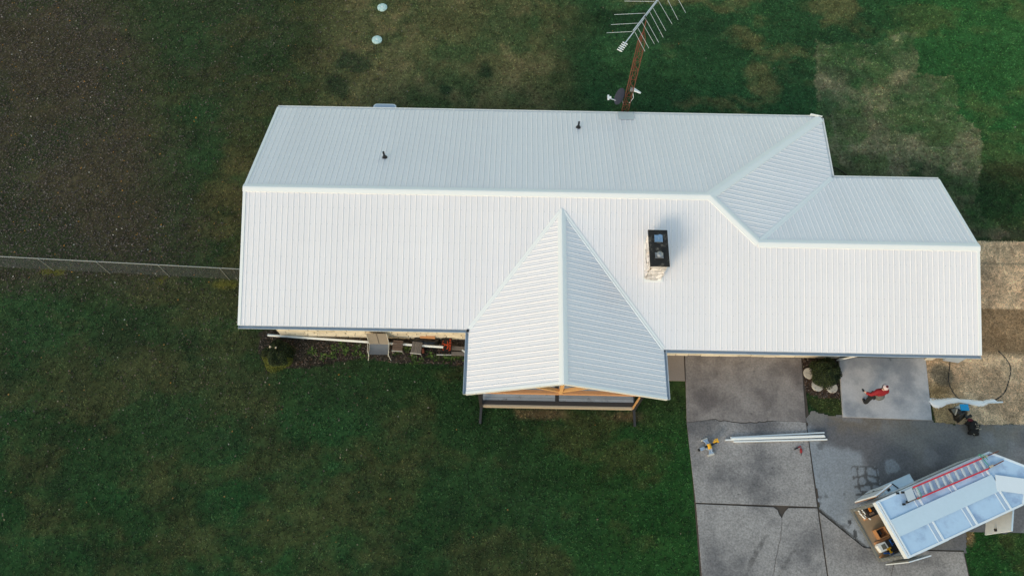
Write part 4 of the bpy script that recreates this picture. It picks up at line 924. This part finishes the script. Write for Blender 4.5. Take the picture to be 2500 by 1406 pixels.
part('nose_wall', 'trailer_white', tr, lambda b: b.bar(TP(TL, .03, 1.5), TP(TL+TN, TW/2, 1.5), .05, 2.05)); part('nose_wall', 'trailer_white', tr, lambda b: b.bar(TP(TL, TW-.03, 1.5), TP(TL+TN, TW/2, 1.5), .05, 2.05))
for w0, w1 in ((.0, .12), (TW-.12, TW)):
    po = part('door_post', 'trailer_steel', tr, lambda b: tbox(b, -.02, .058, w0, w1, FZ+.014, RZ-.23))
    for k in range(4): part('hinge', 'galv', po, lambda b: tbox(b, -.05, -.021, w0+.03, w1-.03, FZ+.2+k*.48, FZ+.32+k*.48))
def tdoor(p, q, z0, z1, nm, th=.05):
    d = part(nm, 'trailer_white', tr, lambda b: b.bar(Vector((*p, (z0+z1)/2)), Vector((*q, (z0+z1)/2)), th, z1-z0)); return d
d1 = tdoor((24.95, -11.60), (25.62, -11.15), .55, 2.35, 'rear_door')
part('ply_lining', 'ply_edge', d1, lambda b: b.bar(Vector((24.965, -11.635, 1.45)), Vector((25.635, -11.185, 1.45)), .025, 1.78)); part('latch', 'black_rubber', d1, lambda b: b.box((-.03, -.03, -.03), (.03, .03, .03), (25.32, -11.32, 1.5)))
part('lock_bar', 'galv', d1, lambda b: b.tube([(25.30, -11.33, .6), (25.30, -11.33, 2.3)], .015, 6))
d2 = tdoor((25.74, -13.92), (26.60, -13.68), .55, 2.35, 'rear_door', .035)
part('ply_lining', 'trailer_steel', d2, lambda b: b.bar(Vector((25.73, -13.875, 1.45)), Vector((26.56, -13.645, 1.45)), .02, 1.7)); part('lock_bar', 'galv', d2, lambda b: b.tube([(26.1, -13.85, .6), (26.1, -13.85, 2.34)], .015, 6))
sdr = tdoor((30.10, -11.98), (29.84, -12.76), .6, 2.25, 'side_door', .045)
part('door_handle', 'black_rubber', sdr, lambda b: b.box((-.03, -.07, -.05), (.02, .03, .05), (29.83, -12.62, 1.32))); part('door_trim', 'trailer_strip', sdr, lambda b: b.bar((30.08, -11.975, 2.26), (29.825, -12.76, 2.26), .06, .018))
s0, s1 = (P(2150, 1203, .78)-TO).dot(ta), (P(2232, 1160, .78)-TO).dot(ta)
for w0, w1 in ((-.33, -.005), (TW+.005, TW+.28)):
    def fen(b):
        pr = [(s0, .42), (s0+.04, .62), (s0+.16, .78), (s1-.16, .78), (s1-.04, .62), (s1, .42)]; vs = [TP(s, w0, z) for s, z in pr]+[TP(s, w1, z) for s, z in pr]; n = len(pr)
        b.add(vs, [(i, i+1, n+i+1, n+i) for i in range(n-1)]+[tuple(range(n)), tuple(range(2*n-1, n-1, -1))])
    part('fender', 'trailer_strip', tr, fen)
    for s in (s0+.42, s1-.42):
        wh = part('wheel', 'tyre', tr, lambda b: b.tube([TP(s, w0+.04, .33), TP(s, w1-.02, .33)], .31, 20)); part('rim', 'rim', wh, lambda b: b.tube([TP(s, w0+.03, .33), TP(s, w0+.039, .33)], .18, 14))
part('door_stay', 'black_rubber', tr, lambda b: b.bar(TP(s0+.75, -.02, .80), TP(s0+.62, -.26, .80), .035, .03)); part('door_stay', 'black_rubber', tr, lambda b: b.bar(TP(s0+.30, -.1, .81), TP(s0+.42, -.12, .81), .09, .04))
part('side_rail', 'galv', tr, lambda b: tbox(b, .3, TL, -.03, -.001, 2.1, 2.16)); part('awning_rail', 'trailer_steel', tr, lambda b: tbox(b, 2.0, 4.3, -.06, -.031, 2.42, 2.48))
# ladder on the trailer roof
LZ = RZ+.10; l0, l1 = P(2230, 1189, LZ), P(2398, 1118, LZ); m0, m1 = P(2240, 1217, LZ), P(2412, 1144, LZ)
ld = thing('extension_ladder', (l0+m1)/2, 'red fibreglass extension ladder tied on the trailer roof', 'ladder')
part('rail', 'ladder_red', ld, lambda b: b.bar(l0, l1, .05, .09)); part('rail', 'ladder_red', ld, lambda b: b.bar(m0, m1, .05, .09))
for k in range(11):
    t_ = .035+k*.093; part('rung', 'aluminium', ld, lambda b: b.bar(l0.lerp(l1, t_), m0.lerp(m1, t_), .06, .04)); part('rung', 'aluminium', ld, lambda b: b.bar(l0.lerp(l1, t_+.028)-Z*.05, m0.lerp(m1, t_+.028)-Z*.05, .035, .03))
part('fly_rail', 'rust', ld, lambda b: b.bar(l1-Z*.03, P(2437, 1101, LZ-.03), .03, .07)); part('fly_rail', 'rust', ld, lambda b: b.bar(m1-Z*.03, P(2450, 1124, LZ-.03), .03, .07))
part('foot_plate', 'aluminium', ld, lambda b: b.add([P(2208, 1198, LZ), P(2226, 1190, LZ), P(2236, 1216, LZ), P(2217, 1224, LZ), P(2208, 1198, LZ-.04), P(2226, 1190, LZ-.04), P(2236, 1216, LZ-.04), P(2217, 1224, LZ-.04)], [(0, 1, 2, 3), (7, 6, 5, 4), (0, 4, 5, 1), (1, 5, 6, 2), (2, 6, 7, 3), (3, 7, 4, 0)]))
for (x0, y0, x1, y1) in ((2200, 1203, 2230, 1192), (2212, 1228, 2242, 1215)): part('foot_bracket', 'weathered_wood', ld, lambda b: b.bar(P(x0, y0, LZ-.04), P(x1, y1, LZ-.04), .04, .05))
for x0, y0 in ((2193, 1203), (2205, 1201), (2208, 1230), (2217, 1224)): part('rubber_foot', 'black_rubber', ld, lambda b: b.box((-.05, -.035, -.07), (.05, .035, -.01), P(x0, y0, LZ)))
for (x0, y0) in ((2403, 1114), (2417, 1138)): part('end_cap', 'beige_trim', ld, lambda b: b.box((-.07, -.04, -.03), (.07, .04, .04), P(x0+3, y0, LZ), ta, tb_))
part('tie_rope', 'green_rope', ld, lambda b: (b.tube(smooth([P(2390, 1108, LZ+.05), P(2398, 1117, LZ+.07), P(2407, 1128, LZ+.03), P(2413, 1135, LZ+.06)]), .016, 6), b.tube(smooth([P(2387, 1113, LZ), P(2400, 1110, LZ+.07), P(2412, 1122, LZ+.02)]), .014, 6)))
part('tie_rope', 'green_rope', ld, lambda b: b.tube(smooth([P(2238, 1189, LZ+.06), P(2246, 1200, LZ+.05), P(2250, 1212, LZ+.06), P(2240, 1219, LZ+.05)]), .012, 6))
# things on the trailer floor behind the open doors
tubes = [(2097, 1240), (2104, 1236), (2110, 1233), (2099, 1247), (2106, 1244), (2113, 1241), (2118, 1238), (2103, 1255), (2110, 1251), (2117, 1248), (2123, 1245), (2108, 1262), (2115, 1259), (2122, 1256), (2121, 1264), (2128, 1253)]
for i, (x0, y0) in enumerate(tubes):
    c = P(x0, y0, FZ+.1); o = MB().tube([c-tb_*.075-ta*.03, c+tb_*.075+ta*.03], .034, 8).build('caulk_tube', 'white_plastic', None, True); o.location.z = FZ+.005+.04*(i % 3); tag(o, 'small white caulk tube in the heap at the trailer opening', 'caulk tube', 'caulk tubes in the trailer')
c = TP(.52, .28, FZ); t = thing('tool_case', c, 'black tool case with orange grip inside the trailer opening', 'tool case')
part('case', 'black_cloth', t, lambda b: b.box((-.2, -.22, 0), (.22, .25, .32), c, ta, tb_)); part('grip', 'orange_plastic', t, lambda b: b.bar(c-ta*.05-tb_*.12+Z*.34, c-ta*.05+tb_*.06+Z*.34, .07, .05)); part('clasp', 'brown_wood', t, lambda b: b.box((-.16, .1, .32), (.05, .18, .335), c, ta, tb_))
o = MB().bar(TP(.2, .52, FZ+.03), TP(.95, .50, FZ+.03), .09, .05).build('timber_offcut', 'pine_orange'); tag(o, 'orange timber offcut beside the black tool case in the trailer', 'timber')
c = TP(.40, 1.18, FZ); t = thing('wooden_crate', c, 'open wooden crate holding black rolls in the trailer opening', 'crate')
for k, (a0, a1, b0_, b1_) in enumerate(((-.12, .3, -.18, -.155), (-.12, .3, .155, .18), (-.12, -.095, -.154, .154), (.275, .3, -.154, .154))): part('side_board', 'ply_edge', t, lambda b: b.box((a0, b0_, 0), (a1, b1_, .28), c, ta, tb_))
part('bottom_board', 'ply_edge', t, lambda b: b.box((-.095, -.154, .005), (.275, .154, .03), c, ta, tb_))
o = MB().tube([c+Z*.06+ta*.02-tb_*.1, c+Z*.06+ta*.02+tb_*.12], .055, 12); o.tube([c+Z*.17+ta*.06-tb_*.12, c+Z*.17+ta*.06+tb_*.05], .05, 12); o = o.build('tape_roll', 'black_rubber'); tag(o, 'black rolls lying in the wooden crate', 'roll')
o = MB().bar(TP(.1, 1.45, FZ+.03), TP(.8, 1.44, FZ+.03), .08, .06).build('timber_offcut', 'pine_orange'); tag(o, 'orange timber offcut between crate and white tray in the trailer', 'timber')
c = TP(.22, 1.66, FZ); t = thing('tool_tray', c, 'white plastic tray with grey lid in the trailer opening', 'tray')
part('tray', 'white_plastic', t, lambda b: b.prism(ccw([(TP(.22+s, 1.66+w_, 0).x, TP(.22+s, 1.66+w_, 0).y) for s, w_ in ((-.16, -.12), (-.1, -.18), (.2, -.16), (.22, .1), (.16, .15), (-.12, .14))]), FZ, FZ+.22)); part('insert', 'grey_cloth', t, lambda b: b.box((-.02, -.1, .221), (.15, .08, .235), c, ta, tb_))
c = TP(.55, 1.72, FZ); o = MB().box((-.14, -.2, 0), (.3, .25, .2), c, ta, tb_).build('tool_crate', 'charcoal'); tag(o, 'dark open tool crate next to the white tray in the trailer', 'crate')
for (s, w_, m_, nm, lb) in ((.42, 1.78, 'yellow_tool', 'cordless_drill', 'yellow cordless drill on the dark tool crate'), (.34, 1.93, 'blue_tool', 'hand_level', 'blue hand level beside the yellow drill'), (.62, 1.62, 'blue_tool', 'blue_clamp', 'blue clamp lying on the dark tool crate')):
    c = TP(s, w_, FZ+.22)
    if nm == 'cordless_drill': o = MB().tube([c-ta*.09, c+ta*.09], .035, 10); o.bar(c-tb_*.0, c+tb_*.14, .045, .05); o.box((-.06, .12, -.03), (.05, .18, .03), c, ta, tb_)
    elif nm == 'hand_level': o = MB().bar(c-ta*.2-tb_*.08, c+ta*.16+tb_*.06, .05, .03); o.box((-.03, -.03, .016), (.03, .03, .022), c, ta, tb_)
    else: o = MB().bar(c-tb_*.1, c+tb_*.12, .03, .03); o.bar(c-tb_*.1-ta*.02, c-tb_*.1+ta*.1, .03, .03); o.bar(c+tb_*.06, c+tb_*.06+ta*.1, .03, .03)
    o = o.build(nm, m_); tag(o, lb, 'tool')
o = MB().tube([TP(.42, 2.0, FZ+.05), TP(.85, 1.86, FZ+.05)], .045, 10).build('caulk_sleeve', 'pale_plastic'); tag(o, 'long pale tube at the right wall of the trailer', 'tube')
o = MB().bar(TP(.06, 1.9, FZ+.05), TP(.1, 2.02, FZ+.05), .16, .08).build('timber_offcut', 'ply_edge'); tag(o, 'pale wood offcut at the right corner of the trailer sill', 'timber')

# ------------------------------------------------------------------ person on the concrete pad
def skin(name, verts, edges, radii, m, parent, root=0, sub=2):
    me = bpy.data.meshes.new(name); off = root_loc(parent); me.from_pydata([tuple(Vector(v)-off) for v in verts], edges, []); o = bpy.data.objects.new(name, me); COL.objects.link(o)
    sk = o.modifiers.new('s', 'SKIN'); o.modifiers.new('u', 'SUBSURF').levels = sub; bpy.context.view_layer.update()
    for i, r_ in enumerate(radii):
        d = me.skin_vertices[0].data[i]; d.radius = (r_, r_) if not isinstance(r_, tuple) else r_; d.use_root = (i == root)
    bpy.context.view_layer.update(); ev = o.evaluated_get(bpy.context.evaluated_depsgraph_get()); m2 = bpy.data.meshes.new_from_object(ev); bpy.data.objects.remove(o)
    m2.materials.clear(); m2.materials.append(MATS[m]); m2.polygons.foreach_set('use_smooth', [True]*len(m2.polygons)); o = bpy.data.objects.new(name, m2); COL.objects.link(o); o.parent = parent; return o
G = .08; pc = Vector((26.42, -7.30, G)); per = thing('person', pc, 'person in red jacket, grey vest and beanie walking across the concrete pad', 'person')
fw = Vector((-.2, .98, 0)).normalized(); lf = Vector((-fw.y, fw.x, 0))      # facing, left hand side
def B(l, f, z): return pc+lf*l+fw*f+Z*z
hip, wst, chs, nck, hd = B(0, 0, .92), B(0, .01, 1.10), B(0, .03, 1.34), B(0, .05, 1.50), B(.0, .09, 1.66)
jl = [B(.10, 0, .90), B(.15, -.02, .50), B(.17, -.12, .09), B(.17, .04, .045)]; jr = [B(-.10, 0, .90), B(-.13, .14, .50), B(-.14, .08, .09), B(-.14, .24, .045)]
al = [B(.2, .03, 1.42), B(.42, -.02, 1.24), B(.56, .12, 1.14), B(.6, .2, 1.13)]; ar = [B(-.19, .03, 1.42), B(-.29, -.03, 1.14), B(-.30, .08, .90), B(-.30, .11, .81)]
vb = [hip, wst, chs, nck, hd-Z*.06]+jl+jr+al+ar
eb = [(0, 1), (1, 2), (2, 3), (3, 4), (0, 5), (5, 6), (6, 7), (7, 8), (0, 9), (9, 10), (10, 11), (11, 12), (2, 13), (13, 14), (14, 15), (15, 16), (2, 17), (17, 18), (18, 19), (19, 20)]
rb = [.125, .12, .14, .055, .07, .085, .06, .04, .035, .085, .06, .04, .035, .055, .045, .035, .03, .055, .045, .035, .03]
body = skin('body', vb, eb, rb, 'skin', per)
skin('jacket', [B(0, 0, .88), wst, chs, B(0, .04, 1.46)]+al[:3]+ar[:3], [(0, 1), (1, 2), (2, 3), (2, 4), (4, 5), (5, 6), (2, 7), (7, 8), (8, 9)], [.2, .195, .215, .09, .11, .088, .07, .11, .088, .07], 'red_cloth', per)
skin('vest', [B(0, -.09, .84), B(0, -.10, 1.05), B(0, -.11, 1.24)], [(0, 1), (1, 2)], [.2, .2, .185], 'grey_cloth', per)
skin('trousers', [B(0, 0, .92)]+jl[:3]+jr[:3], [(0, 1), (1, 2), (2, 3), (0, 4), (4, 5), (5, 6)], [.17, .13, .1, .08, .13, .1, .08], 'black_cloth', per)
for j in (jl, jr): skin('boot', [j[2]+Z*.1, j[2]-Z*.02+fw*.0, j[3]-fw*.02-Z*.0, j[3]+fw*.08-Z*.005], [(0, 1), (1, 2), (2, 3)], [.075, .07, .06, .052], 'black_rubber', per)
MB().ellip(hd, (.078, .095, .115), 18, 14, 0, 1, lf, fw, Z).build('head', 'skin', body, True)
part('nose', 'skin', body, lambda b: b.ellip(hd+fw*.095-Z*.01, (.016, .022, .026), 8, 6, 0, 1, lf, fw, Z), True); part('mouth', 'wine', body, lambda b: b.ellip(hd+fw*.088-Z*.058, (.024, .008, .007), 8, 5, 0, 1, lf, fw, Z), True)
for s in (-1, 1):
    part('eye', 'hair', body, lambda b: b.ellip(hd+fw*.085+lf*(s*.033)+Z*.012, (.013, .008, .009), 8, 5, 0, 1, lf, fw, Z), True); part('ear', 'skin', body, lambda b: b.ellip(hd+lf*(s*.08)-Z*.005, (.012, .025, .035), 8, 6, 0, 1, lf, fw, Z), True)
part('hair', 'hair', per, lambda b: b.ellip(hd-fw*.02+Z*.005, (.084, .09, .1), 16, 10, 0, 1, lf, fw, Z), True)
be = part('beanie', 'beanie', per, lambda b: b.ellip(hd+Z*.065-fw*.01, (.118, .128, .115), 18, 10, 0, 1, lf, fw, Z), True)
part('cuff', 'dish_grey', be, lambda b: b.tube([hd+Z*.02+fw*.01, hd+Z*.07+fw*.0], [.125, .127], 20)); part('pom_pom', 'wine', be, lambda b: b.ellip(hd+Z*.195-fw*.015, (.05, .05, .045), 12, 8, .15, 3), True)
for arm, sd_ in ((al, 1), (ar, -1)):
    d = (arm[3]-arm[2]).normalized(); sidev = d.cross(Z).normalized() if abs(d.z) < .9 else fw.copy(); nrm_ = d.cross(sidev)
    def hand(b):
        b.ellip(arm[3]+d*.02, (.05, .042, .02), 10, 8, 0, 1, d, sidev, nrm_)
        for k, (L, o_) in enumerate(((.065, -.03), (.078, -.010), (.074, .012), (.058, .032))):
            r0 = arm[3]+d*.055+sidev*o_; b.tube([r0, r0+d*L*.5-nrm_*.008, r0+d*L*.85-nrm_*.03], [.0105, .0095, .007], 6)
        r0 = arm[3]+d*.0-sidev*.035; b.tube([r0, r0-sidev*.025+d*.03, r0-sidev*.03+d*.06], [.013, .011, .008], 6)
    part('glove', 'black_cloth', per, hand, True)

# ------------------------------------------------------------------ scatter: grass, straw, fallen leaves, mulch
def blocked(x, y, grow=0):
    m = inpoly(x, y, SLABS) | inpoly(x, y, APRON) | inpoly(x, y, PAD) | inpoly(x, y, WALK) | inpoly(x, y, HOUSE)
    for px, py in ((933, 18), (920, 97)):
        c = P(px, py); m |= np.hypot(x-c.x, y-c.y) < .3
    return m
def is_straw(x, y): return (x > 29.2) & (y < .48) & (y > -8.2)
def in_view(x, y): return (y > -15.6-.02*x) & (y < 16.6) & (x > -9.6-(y+15)*.31) & (x < 32.6+(y+15)*.29)
def scatter(n, x0=-20, x1=42, y0=-15.5, y1=17):
    x = RNG.uniform(x0, x1, n); y = RNG.uniform(y0, y1, n); k = in_view(x, y) & ~blocked(x, y); return x[k], y[k]
x, y = scatter(260000); k = ~is_straw(x, y) & ~(inpoly(x, y, BED) | inpoly(x, y, BED2)); k &= RNG.random(len(x)) > litter(x, y)*.7; x, y = x[k], y[k]
col = ground_color(x, y)*1.25; n = len(x); NB = 4
ang = RNG.random((n, NB))*6.283; h = (.025+.04*RNG.random((n, NB)))*(.6+.8*fbm(x, y, 1.5, 91)[:, None]); lean = .025+.05*RNG.random((n, NB)); wd = .008+.009*RNG.random((n, NB))
bx, by = x[:, None]+RNG.normal(0, .022, (n, NB)), y[:, None]+RNG.normal(0, .022, (n, NB)); ca, sa = np.cos(ang), np.sin(ang)
V = np.stack([np.stack([bx-sa*wd, by+ca*wd, np.zeros_like(bx)], -1), np.stack([bx+sa*wd, by-ca*wd, np.zeros_like(bx)], -1), np.stack([bx+ca*lean, by+sa*lean, h], -1)], 2).reshape(-1, 3)
tint = np.minimum(np.exp(RNG.normal(-.1, .6, (n, 1, 1))), 2.)*(1+RNG.normal(0, .07, (n, 1, 3)))
cc = np.repeat(np.repeat(col[:, None, :]*tint, NB, 1).reshape(-1, 3), 3, 0)
grass = np_mesh('grass', V, np.arange(len(V)).reshape(-1, 3), 'blade', cc, 'stuff'); tag(grass, 'short lawn grass blades around the house', 'grass')
def flat_bits(name, x, y, size, asp, cols, lb, cat, z0=.012, z1=.05, bend=.25, mname='leaf'):
    n = len(x); a = RNG.random(n)*6.283; s = size*(.6+.8*RNG.random(n)); tx, ty = RNG.normal(0, bend, n), RNG.normal(0, bend, n); z = z0+(z1-z0)*RNG.random(n); ca, sa = np.cos(a), np.sin(a); vs = []
    for u, v in ((-1, 0), (0, -asp), (1, 0), (0, asp)):
        dx, dy = (u*ca-v*sa)*s/2, (u*sa+v*ca)*s/2; vs.append(np.stack([x+dx, y+dy, z+dx*tx+dy*ty+.12*s*(u != 0)], -1))
    V = np.stack(vs, 1).reshape(-1, 3); V[:, 2] = np.maximum(V[:, 2], .006); o = np_mesh(name, V, np.arange(4*n).reshape(-1, 4), mname, np.repeat(cols, 4, 0), 'stuff'); return tag(o, lb, cat)
x, y = scatter(300000, -20, 14, -15, 17); k = RNG.random(len(x)) < litter(x, y)**1.4*(.35+.5*fbm(x, y, 1.6, 88, 4)*1.3); x, y = x[k], y[k]
pal = np.array([S(80, 70, 63), S(92, 81, 73), S(64, 55, 49), S(50, 43, 38), S(106, 95, 87), S(78, 63, 52)]); cl = pal[RNG.integers(0, 6, len(x))]*(.7+.6*RNG.random((len(x), 1)))
q = RNG.random(len(x)); cl[q < .006] = S(176, 168, 156); cl[(q > .012) & (q < .018)] = S(170, 118, 50)
flat_bits('fallen_leaves', x, y, .075, .62, cl, 'dry fallen leaves strewn over the left lawn', 'leaves')
x, y = scatter(2600, -20, 42, -15, 17); k = RNG.random(len(x)) < np.where(x < 8, .5, .12); x, y = x[k], y[k]
flat_bits('pale_leaves', x, y, .07, .7, np.array([S(138, 130, 120), S(126, 116, 92), S(150, 110, 62), S(100, 92, 80)])[RNG.integers(0, 4, len(x))], 'scattered single pale leaves on the grass', 'leaves', .03, .06)
x, y = scatter(160000, 29.2, 41, -8.6, .6); k = is_straw(x, y) & (RNG.random(len(x)) < .95); x, y = x[k], y[k]; cl = ground_color(x, y)*(.45+1.3*RNG.random((len(x), 1)))
flat_bits('straw', x, y, .15, .13, cl, 'pale straw covering the seeded strip right of the house', 'straw', .01, .04, .2)
x, y = scatter(24000, 0, 26, -7.4, -4.6); k = inpoly(x, y, BED) | inpoly(x, y, BED2); x, y = x[k], y[k]; pal = np.array([S(92, 78, 70), S(60, 52, 48), S(118, 104, 96), S(40, 36, 34), S(84, 60, 46)]); cl = pal[RNG.integers(0, 5, len(x))]*(.7+.6*RNG.random((len(x), 1)))
flat_bits('mulch', x, y, .07, .45, cl, 'brown bark mulch in the flower beds', 'mulch', .01, .05, .4)
